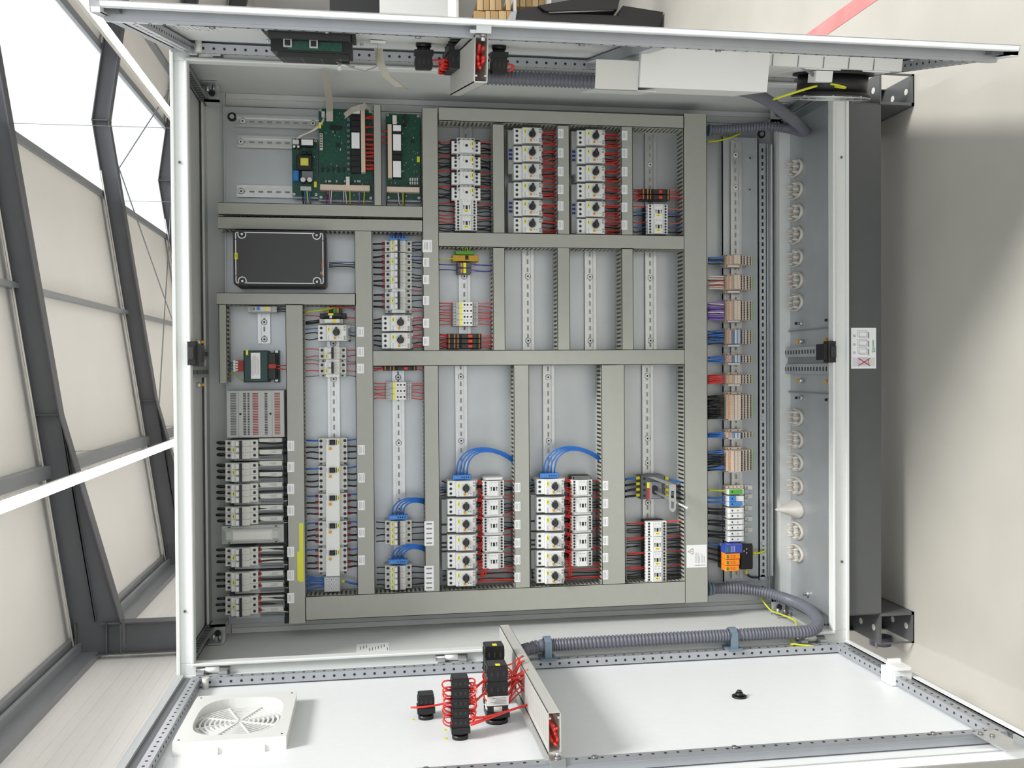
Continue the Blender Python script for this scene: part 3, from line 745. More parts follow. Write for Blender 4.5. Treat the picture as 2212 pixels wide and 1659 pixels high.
# ---------- boxes placed from the photo, built at their true depth
def rect(u0,v0,u1,v1,Y):
    um,vm=(u0+u1)/2,(v0+v1)/2
    return at(um,v1,Y).x,at(um,v0,Y).x,at(u1,vm,Y).z,at(u0,vm,Y).z   # x0 x1 z0 z1
def thing(name,label,cat,u0,v0,u1,v1,Y,group=None,Yb=YP):
    x0,x1,z0,z1=rect(u0,v0,u1,v1,Y); t=root(name,label,cat,((x0+x1)/2,Yb,(z0+z1)/2),group); t['r']=(x0,x1,z0,z1); return t
class Px:
    """parts given in photo columns/rows on a known face depth"""
    def __init__(s,t): s.t=t
    def box(s,name,u0,v0,u1,v1,Y,Yb,m,c=0):
        x0,x1,z0,z1=rect(u0,v0,u1,v1,Y); b=B(); b.box(x0,x1,Y,Yb,z0,z1,m,c); return b.obj(name,s.t)
# busbar cover with vents
t=thing('busbar_cover','grey louvred busbar cover with rows of ventilation slots','cover',489,843,614,945,290)
x0,x1,z0,z1=t['r']; b=B(); b.box(x0,x1,290,YP-10,z0,z1,LGREY,2); W_=z1-z0
for f0,f1 in ((.07,.17),(.29,.34),(.365,.4),(.45,.55),(.66,.71),(.83,.93)):
    x=x0+8
    while x<x1-6: b.box(x,x+2.4,289.6,290.2,z1-W_*f1,z1-W_*f0,DARK if f0 in (.29,.365,.66) else REDD if f0 in (.45,.83) else DGREY); x+=4.6
for f in (.21,.79): b.box(x0,x1,289.7,290.1,z1-W_*f-.4,z1-W_*f+.4,MGREY)
for f in (.24,.76): b.cyl(((x0+x1)/2,290,z1-W_*f),1,3.2,-.6,DARK,12)
b.obj('louvred_housing',t)
# busbar adapters and bars
t=thing('busbar_adapter_bank','grey busbar adapters with perforated strips behind the left breaker column','busbar',560,945,614,1345,300)
x0,x1,z0,z1=t['r']; ba=B()
for i,v in enumerate((971,1020,1066,1115,1204,1257,1310)):
    c=at(590,v,312).x
    b=B(); b.box(c-31,c+31,312,YP-12,z0+2,z1+70,LGREY,1.5)
    for dx in (26,-6): b.box(c+dx-7,c+dx+7,304,312,z0+4,z1-2,OFFW,1)
    for dx in (10,-22):
        b.box(c+dx-5,c+dx+5,308,312,z0+2,z1,MGREY); zz=z0+6
        while zz<z1-4: b.box(c+dx-1.2,c+dx+1.2,307.5,308,zz,zz+2.4,BLACK); zz+=5
    for dx in (26,-6):
        for k in range(3): b.box(c+dx-3+k*2.4,c+dx-2.2+k*2.4,303.8,304,z0+20,z0+20+rnd(12,22),INKL)
    b.obj('busbar_adapter',t)
b=B(); x0b,x1b,zz0,zz1=rect(613,945,621,1345,330); b.box(x0b,x1b,320,YP-12,zz0,zz1,BLACK); b.obj('black_busbar',t)
t=thing('busbar_feed_cover','rounded grey busbar feed cover between the fourth and fifth left breakers','cover',477,1137,612,1176,275)
x0,x1,z0,z1=t['r']; b=B(); b.box(x0,x1,290,YP-12,z0,z1,LGREY,3); b.box(x0+7,x1-7,276,290,z0+8,z1-6,LGREY,8)
b.box(x0+10,x1-10,272,278,z0+30,z1-28,OFFW,5)
for zz in (z0+18,z1-24):
    for xx in (x0+2,x1-5): b.box(xx,xx+3,289.5,290,zz,zz+7,BLACK)
b.obj('cover_shell',t)
# black enclosure
t=thing('black_enclosure','black plastic enclosure with a white outline and orange lettering','enclosure',503,497,704,618,255)
x0,x1,z0,z1=t['r']; b=B(); b.box(x0+4,x1-4,255,300,z0+4,z1-4,BLACK,4); 
r8=12
def rr(x0,x1,z0,z1,r,n=5):
    out=[]
    for cx,cz,a0 in ((x1-r,z1-r,0),(x0+r,z1-r,90),(x0+r,z0+r,180),(x1-r,z0+r,270)):
        for k in range(n+1): a=math.radians(a0+90*k/n); out.append((cx+r*math.cos(a),cz+r*math.sin(a)))
    return out
b=B(); b.prism(rr(x0,x1,z0,z1,12),1,262,YP-8,BLACK); b.prism(rr(x0+2,x1-2,z0+2,z1-2,11),1,256,262,BLACK); b.obj('enclosure_body',t)
LID=mat('charcoal enclosure lid',(60,60,61),.5,0,.03,200)
b=B(); b.prism(rr(x0+6,x1-6,z0+6,z1-6,9),1,254,256,LID); lid=b.obj('enclosure_lid',t)
o=B(); wd=2.6; a0,a1,c0,c1=x0+8,x1-8,z0+8,z1-8; d=21; yy=(253.2,254)
for zz in (c0,c1): xline(o,(a0+0+d-2,zz),(a1-d+2,zz),wd,WHITE,*yy)
for xx in (a0,a1): 
    xline(o,(xx,c0+d+2),(xx,c1-d-2),wd,WHITE,*yy)
o2=B()
for sx,xc in ((1,a0),(-1,a1)):
    for sz,zc in ((1,c0),(-1,c1)):
        # photo shows the notch open to the long sides; arc around each lid screw
        zc2=zc+sz*(17 if True else 0); cx=xc+sx*6; R=10.5
        pts=[(cx-sx*6,zc2-sz*R),(cx,zc2-sz*R)]
        for k in range(9):
            a=-math.pi/2+math.pi*k/8; pts.append((cx+sx*R*math.cos(a)*1.0,zc2+sz*R*math.sin(a)))
        pts+=[(cx-sx*6,zc2+sz*R)]
        for p,q in zip(pts,pts[1:]): 
            if (Vector(p)-Vector(q)).length>.01: xline(o,p,q,wd,WHITE,*yy)
        xline(o,(xc,zc2+sz*R),(xc,zc+sz*(d+4)+sz*4),wd,WHITE,*yy)
        xline(o,(xc,zc2-sz*R),(xc,zc+sz*3),wd,WHITE,*yy); xline(o,(xc,zc+sz*3),(xc+sx*3,zc),wd,WHITE,*yy); xline(o,(xc+sx*3,zc),(xc+sx*d,zc),wd,WHITE,*yy)
        s=B(); s.cyl((cx-sx*1,254,zc2),1,8,-.5,BLACK,16); s.cyl((cx-sx*1,253.5,zc2),1,3.2,-.8,ZINC,10); s.cyl((cx-sx*1,252.7,zc2),1,1,-.3,DARK,6); s.obj('lid_screw',t)
o.obj('white_outline',lid)
ORT=mat('orange lettering',(226,140,90),.5)
p=at(694,576,253.5); text(lid,'enclosure_lettering','BcSistem',(p.x+12,253.2,p.z-4),8,ORT)
b=B(); b.cyl((p.x-18,254,p.z-1),1,4,-.7,ORT,14); b.cyl((p.x-18,253.3,p.z-1),1,1.8,-.3,BLACK,10); b.obj('round_emblem',lid)
p=at(510,553,253); b=B(); b.box(p.x-9,p.x+9,252.6,254,p.z-4,p.z+4,YEL); b.box(p.x-5,p.x+5,252.4,252.6,p.z-.8,p.z+.8,INK); b.obj('marker_label',t)
o_=t['_o']
for k in range(4): 
    a=at(711,568+k*3,320); d=at(768,566+k*4,315); wire(t,a,d,['navy','black','grey','black'][k],1.5,7)
# time relay
t=thing('timer_relay','slim grey timer relay with blue dial at the top of the short rail','relay',540,661,600,675,300)
q=Px(t); q.box('housing',534,661,598,674.5,308,YP-9,LGREY,1); q.box('front_face',545,662,585,672.5,298,308,OFFW,1)
p=at(558,667,297.8); b=B(); b.cyl((p.x,298,p.z),1,5,-3,BLUEP,14); b.obj('blue_dial',t)
q.box('marker_label',574,662.5,579,671.5,297.4,298,YEL); q.box('window',546,663.5,551,670.5,297.4,298,MGREY)
for k in range(3): wire(t,at(598,664+k*4,325),at(621,663+k*5,325),'black' if k else 'grey',1.6,3)
# transformer
t=thing('control_transformer','dark green control transformer with paper nameplate and red terminals','transformer',525,755,605,827,290)
TG=mat('dark green transformer',(30,62,60),.4); q=Px(t)
q.box('core',526,757,579,826,285,YP-10,TG,3); q.box('coil',578,762,596,820,296,YP-10,BLACK,2); q.box('mounting_foot',592,757,604,826,350,YP,TG)
q.box('nameplate',542,762,562,818,284,285,PAPER)
x0,x1,z0,z1=rect(542,762,562,818,284); b=B()
for k in range(8): b.box(x0+6+rnd(0,8),x1-6-rnd(0,14),283.7,284,z0+3+k*3,z0+3.6+k*3,INKL)
b.obj('nameplate_print',t); q.box('marker_label',531,756,536,767,284,285,YEL)
REDP=mat('red terminal plastic',(170,50,40),.45)
q.box('input_terminal',511,779,527,802,296,340,REDP,1); q.box('output_terminal',580,786,596,796,288,300,REDP,1); q.box('terminal_strip',504,778,509,803,300,330,WHITE)
for k in range(4): p=at(511.5,782+k*5.7,295.5); b=B(); b.cyl((p.x,296,p.z),1,3,-1,WHITE,10); b.obj('terminal_screw',t)
for v in (760,821): p=at(597.5,v,349); b=B(); b.cyl((p.x,350,p.z),1,5,-3,ZINC,8); b.obj('foot_screw',t)
for k in range(2): wire(t,at(598,789+k*6,300),at(621,791+k*6,310),'red',1.6,4)
wire(t,at(528,824,330),at(495,806,330),'yellow',1.6,10)
for k in range(3): wire(t,at(505,783+k*7,330),at(489,785+k*7,335),'grey' if k else 'navy',1.5,3)
# thin devices above the small motor switch
t=thing('fuse_terminal','black fuse terminal with yellow marker above the thin relay','terminal',690,676,745,688,310); q=Px(t)
q.box('housing',691,677,748,687,318,YP-9,BLACK,1); q.box('front_block',700,676,738,684,305,318,BLACK,1); q.box('marker_label',709,676.5,720,681,304,305,YEL); q.box('white_tab',712,682,717,687,304,306,WHITE)
wire(t,at(692,684,330),at(659,681,330),'red',1.6,4); wire(t,at(748,686,330),at(769,688,330),'red',1.6,4)
for k in range(3): wire(t,at(712+k*6,664,320),at(659 if k else 768,668+k*4,325),'yellow' if k else 'red',1.6,8)
t=thing('earth_terminal','yellow green earth terminal tucked under the duct above the fuse terminal','terminal',706,664,742,675,330); q=Px(t)
for k in range(5): q.box('terminal_slice',706+k*7,666,711+k*7,676,322,YP-9,(OCH,TGREEN,GRNP,OCH,TGREEN)[k])
t=thing('slim_relay','slim white relay with yellow marker above the small motor switch','relay',695,689,742,700,305); q=Px(t)
q.box('housing',690,689,741,699.5,320,YP-9,OFFW,1); q.box('front_face',701,689,734,698,303,320,WHITE,1); q.box('marker_label',719,689.5,725,697.5,302.4,303,YEL)
for k in range(3): wire(t,at(741,691+k*3,330),at(769,690+k*5,330),'white',1.4,3)
for k in range(3): wire(t,at(691,691+k*3,330),at(660,696+k*2,330),'black',2.0,3)
t=thing('neutral_terminal_cluster','grey terminal cluster with screws at the foot of the residual breaker column','terminal',700,1245,734,1279,310); q=Px(t)
q.box('housing',700,1246,735,1279,312,YP-9,LGREY,2)
for i in range(3):
    for k in range(3): p=at(706+i*10,1252+k*9.5,311); b=B(); b.cyl((p.x,312,p.z),1,4.2,-1.5,ZINC,10); b.cyl((p.x,310.5,p.z),1,1.6,-.3,DARK,6); b.obj('terminal_screw',t)
for k in range(6): wire(t,at(701,1248+k*4,330),at(659,1244+k*6,335),'blue',2.1,9)
wire(t,at(738,1255,330),at(773,1262,335),'blue',3.2,3,YFER)
# small residual: relay modules
def relaymod(u0,u1,vs,vh,lab,grp,ul,ur,y=300):
    for i,v in enumerate(vs):
        t=thing('relay_module',lab%ordn(i,len(vs)),'relay',u0,v-vh/2,u1,v+vh/2,y,grp); q=Px(t); w=u1-u0
        q.box('housing',u0,v-vh/2+.2,u1,v+vh/2-.2,y+14,YP-9,LGREY,1); q.box('front_face',u0+w*.27,v-vh/2+.2,u0+w*.78,v+vh/2-.2,y,y+14,WHITE,1)
        q.box('marker_label',u0+w*.27,v-vh/2+1,u0+w*.36,v+vh/2-1,y-.6,y,YEL)
        x0,x1,z0,z1=rect(u0,v-vh/2,u1,v+vh/2,y); b=B(); W_=z1-z0; xm=(x0+x1)/2
        for f in (.46,.58,.72): b.cyl((xm,y,z1-W_*f),1,2.8,-.4,DARK,10)
        for f in (.05,.12,.84,.92):
            for dx in (-3.5,3.5): b.cyl((xm+dx,y+14,z1-W_*f),1,1.6,-.4,DGREY,8)
        b.obj('terminal_screws',t)
        for k in (-3,3): wire(t,at(u0,v+k,YP-50),at(ul,v+k*1.4,YP-45),'red',1.5,5); wire(t,at(u1,v+k,YP-50),at(ur,v+k*1.4,YP-45),'pink' if k<0 else 'red',1.5,5)
relaymod(978,1033,(658.5,671.5,684.5,697.5),13,'grey relay module, %s of the four in the middle row','four stacked relay modules',948,1064)
relaymod(834,889,(831.5,844.5,857.5),13,'grey relay module, %s of the three below the middle duct','three stacked relay modules',808,917)
def fusemod(u0,u1,vs,vh,lab,grp,ul,ur,y=305):
    for i,v in enumerate(vs):
        t=thing('fuse_module',lab%ordn(i,len(vs)) if '%s' in lab else lab,'terminal',u0,v-vh/2,u1,v+vh/2,y,grp); q=Px(t); w=u1-u0
        q.box('housing',u0,v-vh/2+.2,u1,v+vh/2-.2,y+18,YP-9,BLACK,1); q.box('fuse_carrier',u0+w*.42,v-vh/2+.6,u0+w*.86,v+vh/2-.6,y,y+18,KNOB,1)
        q.box('red_lever',u0+w*.62,v-vh*.28,u0+w*.74,v+vh*.28,y-4,y,mat('red fuse lever',(226,62,40),.45),1)
        x0,x1,z0,z1=rect(u0,v-vh/2,u1,v+vh/2,y+18); b=B(); W_=z1-z0
        for f in (.04,.2,.3,.92):
            b.box(x0+1,x1-1,y+17.5,y+18.2,z1-W_*f-3.2,z1-W_*f,ORA if f<.9 else OCH); 
        b.obj('orange_release_row',t)
        for k in (-3,0,3): wire(t,at(u0,v+k,YP-50),at(ul,v+k*1.6,YP-45),'red' if rnd(0,1)>.25 else 'brown',1.6,5)
        for k in (-2.5,2.5): wire(t,at(u1,v+k,YP-50),at(ur,v+k*1.5,YP-45),'pink' if k<0 else 'red',1.6,5)
fusemod(966,1040,(726,737,748),11,'red levered fuse terminal, %s of the three in the middle row','fuse terminals with red levers',948,1064)
fusemod(1386,1447,(414,426),11.5,'red levered fuse terminal, %s of two in the top right bay','fuse terminals with red levers',1368,1476)
fusemod(828,900,(795.5,),10.5,'black fuse terminal with red lever directly under the middle duct',None,808,917)
# green/yellow earth terminal & marked feed-through terminals
t=thing('earth_terminal','yellow and green earth terminal at the top of the middle row','terminal',980,551,1034,563,320); q=Px(t)
q.box('housing',978,551,1034,564,318,YP-9,OCH,1); q.box('orange_mark',991,553,999,560,317,318,ORA); q.box('dark_slot',1005,552,1012,561,317,318,DARK); q.box('orange_mark',1020,553,1027,560,317,318,ORA); q.box('green_block',984,542,1024,550,326,YP-9,GRNP,1)
wire(t,at(980,558,YP-50),at(948,561,YP-50),'yellow',1.8,3)
for k in range(4): wire(t,at(1000+k*5,545,330),at(1000+k*5,531,335),'yellow',1.8,1)
for i,v in enumerate((572.5,585)):
    t=thing('feed_through_terminal','dark terminal with yellow marker, %s of two under the earth terminal'%('upper' if i==0 else 'lower'),'terminal',988,v-6,1018,v+6,320); q=Px(t)
    q.box('housing',988,v-5.8,1018,v+5.8,318,YP-9,DGREY,1); q.box('marker_label',1001,v-5,1007,v+5,317,318,YEL); q.box('orange_mark',995,v-4,999,v+4,317,318,ORA)
    wire(t,at(988,v,YP-50),at(948,v-2,YP-50),'navy',1.6,4); wire(t,at(1018,v-2,YP-50),at(1064,v,YP-50),'navy',1.6,5); wire(t,at(1018,v+3,YP-50),at(1064,v+2,YP-50),'violet',1.6,5)
# blue neutral bars
def neutral(u,v,wu,lab,tgt,n=4,c=None):
    t=thing('neutral_terminal_bar',lab,'terminal',u-wu/2,v-5,u+wu/2,v+5,300,'blue neutral terminal bars'); x0,x1,z0,z1=t['r']
    b=B(); b.box(x0,x1,298,320,z0,z1,BLUEP,1.5); n_=7
    for k in range(n_): zz=z0+(z1-z0)*(k+.5)/n_*.8+(z1-z0)*.1; b.cyl(((x0+x1)/2,298,zz),1,2.0,-.5,DARK if k<4 else STEELS,8)
    b.obj('blue_housing',t); b=B(); b.box(x0-2,x1-1,320,YP-9,z0+12,z1-12,DGREY); b.obj('rail_foot',t)
    for k in range(n):
        a=Vector((x1,309,z1-12-k*(z1-z0-24)/max(n-1,1))); e=Vector(at(tgt[0],tgt[1]+k*3.5,312+k*4)); c1=Vector(at(*tgt[2][:2],300)); 
        b=B(); b.tube(bez(a,Vector((c1.x+ -k*3,290,a.z+4)),Vector((c1.x-k*4,290,(a.z+e.z)/2-10)),e,14),2.3,BLU,8); b.obj('blue_wire',t)
    return t
neutral(860,1117.5,42,'blue neutral bar with arching blue wires above the upper four-pole breaker',(917,1078,(880,1072)))
neutral(860,1213.5,42,'blue neutral bar with arching blue wires above the lower four-pole breaker',(917,1180,(875,1172)))
neutral(998,1031,40,'blue neutral bar with blue wires above the first starter column',(1110,990,(1030,955)))
neutral(1187,1027.5,40,'blue neutral bar with blue wires above the second starter column',(1298,988,(1220,952)))
t=thing('neutral_terminal_bar','short blue neutral bar at the top of the twelve-pole breaker row','terminal',840,513,880,519,300,'blue neutral terminal bars'); q=Px(t); q.box('blue_housing',840,514,880,519,300,YP-9,BLUEP,1)
for k in range(5): wire(t,at(848+k*6,514,320),at(846+k*7,497,325),'navy' if k%2 else 'blue',2.2,2)
# busbar links of the switch columns
for col,u,vs in (('first',1104,((280,375),(394,505))),('second',1241,((283,377),(398,505)))):
    for k,(va,vb) in enumerate(vs):
        t=thing('phase_busbar','grey three-phase busbar link, %s one left of the %s six-switch column'%(('upper','lower')[k],col),'busbar',u-7,va,u+6,vb,315,'three-phase busbar links'); q=Px(t)
        q.box('busbar_housing',u-7,va,u+6,vb,318,340,LGREY,2)
        for j in range(3):
            vv=va+42+j*9; q.box('blue_mark',u-5,vv,u+6,vv+5,316,318,DBLU)
for col,u,va,vb in (('first',960,1079,1232),('second',1153,1069,1229)):
    t=thing('phase_busbar','pale three-phase busbar beside the %s starter column of the lower half'%col,'busbar',u-6,va,u+6,vb,325,'three-phase busbar links'); q=Px(t)
    q.box('busbar_housing',u-6,va,u+6,vb,322,338,LGREY,1)
    for vv in (.34,.48,.6,.66,.72): q.box('black_gap',u-6.5,va+(vb-va)*vv,u+6.5,va+(vb-va)*vv+4,321,322,BLACK)
    for k in range(4): wire(t,at(u+6,va-28+k*6,325),at(u-9,va-26+k*6,330),'blue' if k==0 else 'black',1.8,4)
# main switch with bracket handle and shaft
t=thing('main_switch','dark grey four-pole main switch with black knob, yellow ferrules and long shaft','switch',1385,1033,1436,1080,290); q=Px(t)
q.box('housing',1385,1027,1436,1078,312,YP-8,DGREY,2); q.box('front_block',1406,1042,1430,1078,296,312,MGREY,2)
for k in range(4):
    p=at(1392,1034+k*12.3,311); b=B(); b.cyl((p.x,312,p.z),1,4,-.8,DARK,10); b.obj('terminal_screw',t)
    c='blue' if k==0 else 'black'
    for (ua,ub) in ((1382,1350),(1436,1476)):
        a=at(ua,1032+k*12.3,322); e=at(ub,1036+k*12.5+ (6 if ub>1400 else 0),326); wire(t,a,e,c,3.6,3)
        f=B(); f.tube([a,a+(Vector(e)-a).normalized()*12],5.2,YFER,10); f.obj('yellow_ferrule',t)
q.box('marker_label',1398,1042,1404,1054,310,312,YEL); q.box('red_marker',1399,1054,1404,1079,310,312,mat('red marker',(200,60,44),.5))
p=at(1414,1058,294); b=B(); b.prism([(p.x-13,p.z-4),(p.x-13,p.z+4),(p.x-9,p.z+7),(p.x+9,p.z+7),(p.x+13,p.z+3),(p.x+13,p.z-3),(p.x+9,p.z-7),(p.x-9,p.z-7)],1,284,296,BLACK); b.obj('switch_knob',t)
a=Vector(at(1416,1062,284)); e=Vector(at(1484,1097,60)); b=B(); b.tube([a,e],3.6,ZINC,8); b.tube([e,e+(e-a).normalized()*2],3.8,WHITE,8); b.obj('operating_shaft',t)
b=B(); p=at(1445,1047,110); q2=at(1460,1106,110); x0,x1,z0,z1=q2.x,p.x,q2.z,p.z; zc=(z0+z1)/2
FB=mat('zinc bracket',(176,178,180),.4,.5)
xa_,xb_=x0+11,x1-18
b.box(xa_,xb_,108,111,z0,z0+5.5,FB); b.box(xa_,xb_,108,111,z1-5.5,z1,FB); b.box(xb_,x1,108,111,z0,z1,FB); b.box(x0+34,x0+39,108.3,110.7,z0+5.6,z1-5.6,FB)
b.prism([(xa_,z0),(x0+3,z0+4),(x0,zc),(x0+3,z1-4),(xa_,z1)],1,108,111,FB)
b.box(x1-2,x1-.2,111.2,345,z0+1,z1-1,FB)
b.obj('shaft_support_bracket',t)
# ================================================================ right-hand terminal strip
def make_slice(kind):
    z0,z1=(at(1628,780,300).z,at(1567,780,300).z); L=z1-z0
    b=B(); w=2.5; N_=kind=='n'; BG=mat('blue grey plastic',(130,150,180),.5); FP=lambda f: L*.5-L*f
    for f0,f1,y in ((0,.13,-64),(.13,.37,-84),(.37,.5,-74),(.5,.66,-64),(.66,.82,-54),(.82,1,-42)):
        b.box(-w,w,y,-8,FP(f1),FP(f0),BG if N_ and .1<f0<.5 else BEI)
    def st(f,wd,y,m): b.box(-w*.98,w*.98,y-.4,y,FP(f+wd/2),FP(f-wd/2),m)
    def dt(f,y,m,r=2.0): b.box(-r*.85,r*.85,y-.5,y,FP(f)-r*.9,FP(f)+r*.9,m)
    st(.03,.035,-64,ORA); dt(.08,-64,DGREY,1.2); st(.142,.012,-84,DGREY); st(.26,.01,-84,INKL)
    if N_: st(.2,.05,-84,OFFW); st(.31,.04,-84,OFFW)
    for f,y,mo,md in ((.385,-74,ORA if not N_ else BLUEP,DARK),(.53,-64,ORA,DARK),(.69,-54,ORA,DARK),(.85,-42,OCH,TGREEN)):
        st(f+.0,.035,y,mo); dt(f+.06,y,md,2.3)
    for f,y in ((.49,-74),(.645,-64),(.805,-54)): st(f,.02,y,OFFW)
    st(.985,.02,-42,GRNP)
    o=b.obj('terminal_block',None,O0); return o
TB={k:make_slice(k) for k in 'bn'}; used={}
def strip(key,va,vb,kind,cols,desc,nw,u_in=1567,endl=True):
    xa=at(1597,va,YR2-60).x; xb=at(1597,vb,YR2-60).x; n=max(2,int(round((xa-xb)/5.2))); zc=(at(1628,780,300).z+at(1567,780,300).z)/2
    proto=TB[kind]
    for i in range(n):
        x=xa-5.2*(i+.5)
        if kind not in used: used[kind]=1; o=proto
        else: o=proto.copy(); S.collection.objects.link(o)
        o.location=Vector((x,YR2,zc))*.001; o['_o']=(x,YR2,zc)
        tag(o,'%s terminal block in the section with %s'%('beige' if kind=='b' else 'blue grey and beige',desc),'terminal','terminal blocks with '+desc)
        for k in range(nw):
            uu=u_in-2-k*5; a=(x+rnd(-1,1),YR2-50+k*14,at(1567,780,300).z+6+k*6); e=at(1529,va+(vb-va)*(i+.5+rnd(-.3,.3))/n+rnd(-1,3),YR2-36+k*6)
            c=cols[(i*nw+k)%len(cols)]; wire(o,a,e,c,1.9,2)
    if endl:
        for q,xx in ((0,xa+4.2),(1,xb-4.2)):
            b=B(); z1=at(1568,780,310).z; z0=at(1604,780,310).z; b.box(xx-3.6,xx+3.6,YR2-34,YR2-8,z0,z1,BEI,.5)
            if q: b.box(xx-3,xx+3,YR2-36,YR2-34,z0+9,z1-9,PAPER)
            for zz in (z0+4,z1-4): b.cyl((xx,YR2-34,zz),1,1.8,-.4,DARK,8)
            if not q:
                for zz in (z0+15,z1-15): b.cyl((xx,YR2-34,zz),1,1.8,-.4,DARK,8)
            tag(b.obj('end_clamp',None,(xx,YR2,(z0+z1)/2)),'beige end clamp %s the terminals with %s'%('above' if q==0 else 'below',desc),'clamp','end clamps')
strip('1',553,570,'b',['blue','black','black'],'one blue and thick black wires',1)
strip('2',596,626,'b',['white','white','brown','white','white','red'],'white and red wires',1)
strip('3',651,690,'b',['violet','violet','white','navy','violet'],'violet wires',2)
strip('4',713,743,'n',['blue','blue','black'],'a thick blue wire bundle',2)
strip('5',768,783,'n',['blue'],'pairs of blue wires next below',2)
strip('6',810,829,'b',['red','red'],'bright red wires',3)
strip('7',853,904,'b',['black'],'only black wires',3)
strip('8',934,945,'n',['blue'],'a few thin blue wires',2)
strip('9',973,1017,'b',['blue','black','blue','black','black','black','black','black','black'],'black wires and two blue, lowest down',2)
# wide power terminals
def power(v,vh,m,lab,cols,half=None):
    t=thing('power_terminal',lab,'terminal',1573,v-vh/2,1606,v+vh/2,300,'large power terminals',YR2); q=Px(t)
    q.box('housing',1573,v-vh/2+.3,1607,v+vh/2-.3,296,YR2-8,WHITE,1); q.box('terminal_face',1576,v-vh/2+.8,1604 if not half else 1590,v+vh/2-.8,292,296,m,1)
    p=at(1582,v,291.6); b=B(); b.cyl((p.x,292,p.z),1,2.6,-.4,DARK,8)
    if not half: p=at(1594,v,291.6); b.cyl((p.x,292,p.z),1,2.2,-.4,MGREY,8)
    b.obj('terminal_screw',t)
    for k,c in enumerate(cols):
        a=at(1571,v-3+k*6,322); e=at(1529,v-4+k*8+rnd(-4,2),326); wire(t,a,e,c,3.2,3); f=B(); f.tube([Vector(a)-Vector((0,0,3)),Vector(a)+(Vector(e)-Vector(a)).normalized()*5],4.4,YFER,8); f.obj('yellow_ferrule',t)
GT=GRNP
power(1062.5,12,GT,'green earth power terminal at the head of the power terminals',['yellow'])
power(1077.5,12,BLUEP,'blue and white power terminal below the green one',['blue'],True)
power(1089,10,BLUEP,'fully blue power terminal, second blue one',['blue'])
for i,v in enumerate((1103,1114.5,1128,1140,1153,1165)): power(v,11.5,WHITE,'white power terminal, %s of the six above the surge arrester'%ordn(i,6),['black','black'] if i%2==0 else ['black'])
LT=('PE','N','L1','L2','L3')
for i,v in enumerate((1053.5,1073,1098.5,1122,1146)):
    x0,x1,z0,z1=rect(1611,v-4.5,1628,v+5,330); t=root('terminal_tag','small lettered tag beside the power terminals, %s of five'%ordn(i,5),'tag',((x0+x1)/2,346,(z0+z1)/2),'lettered tags')
    b=B(); b.box(x0,x1,338,346,z0,z1,OFFW,1); b.obj('tag_plate',t); text(t,'tag_lettering',LT[i],((x0+x1)/2,337.7,(z0+z1)/2+5),8,INK)
    b=B(); x0,x1,z0,z1=rect(1607,v+4,1615,v+12,330); b.box(x0,x1,325,346,z0,z1,LGREY,1); b.obj('tag_holder',t)
b=B(); xx=at(1590,1051,320).x; z1=at(1568,780,310).z; z0=at(1606,780,310).z; b.box(xx-3.6,xx+3.6,YR2-34,YR2-8,z0,z1,BEI,.5)
for f in (.15,.38,.6,.85): b.cyl((xx,YR2-34,z0+(z1-z0)*f),1,1.8,-.4,DARK,8)
tag(b.obj('end_clamp',None,(xx,YR2,(z0+z1)/2)),'beige end clamp above the green power terminal','clamp','end clamps')
# surge arrester
t=thing('surge_arrester','orange and blue plug-in surge arrester on a black base','surge arrester',1560,1175,1627,1232,285,None,YR2); q=Px(t)
q.box('base',1560,1180,1627,1228,300,YR2-8,BLACK,2); q.box('base_block',1600,1175,1626,1230,292,300,BLACK,2)
p=at(1613,1186,291)
for dx,dz in ((0,0),(-12,0),(-6,8)): b=B(); b.cyl((p.x+dx,292,p.z+dz),1,2.5,-.4,LGREY,8); b.obj('base_screw',t)
OP=mat('orange arrester plastic',(240,140,34),.4); NB=mat('navy blue arrester plastic',(56,76,170),.4)
for i,(va,vb) in enumerate(((1177,1195),(1196,1208),(1209,1221),(1222,1234))):
    x=q.box('plug_module',1567+ (1 if i else 0),va,1600+(4 if i==0 else 0)-i*1,vb,262,300,NB if i==0 else OP,1.5); x['label']='navy plug module' if i==0 else 'orange plug module'
    q.box('green_window',1570,va+ (vb-va)*.3,1574,vb-2.5,261,262,mat('green window',(40,130,70),.4))
    x0,x1,z0,z1=rect(1577,va+2,1588,vb-2,261.6); b=B()
    for k in range(3): b.box(x0+1,x1-1,261.6,262,z0+1+k*(z1-z0)*.33,z0+2+k*(z1-z0)*.33,REDD if i else WHITE)
    b.obj('module_print',t)
for k in range(4):
    c='blue' if k==0 else 'black'; a=at(1556,1177+k*12.3,322); e=at(1529,1173+k*11,330); wire(t,a,e,c,3.2,3); f=B(); f.tube([Vector(a)-Vector((0,0,8)),Vector(a)+Vector((0,0,2))],4.6,YFER,8); f.obj('yellow_ferrule',t)
b=B(); b.tube(bez(at(1627,1195,318),at(1640,1195,318),at(1646,1194,322),at(1652,1190,330)),3.6,GRN,8); b.tube([at(1624,1195,318),at(1632,1195,318)],5,YFER,8); b.obj('earth_wire',t)
b=B(); b.tube(bez(at(1612,1232,325),at(1614,1245,325),at(1622,1249,330),at(1638,1247,340),10),3.4,BLK,8); b.tube([at(1611,1228,325),at(1613,1240,325)],4,YFER,8); b.cyl((at(1646,1246,346).x,346,at(1646,1246,346).z),1,9,-6,ZINC,8); b.obj('earth_wire',t)
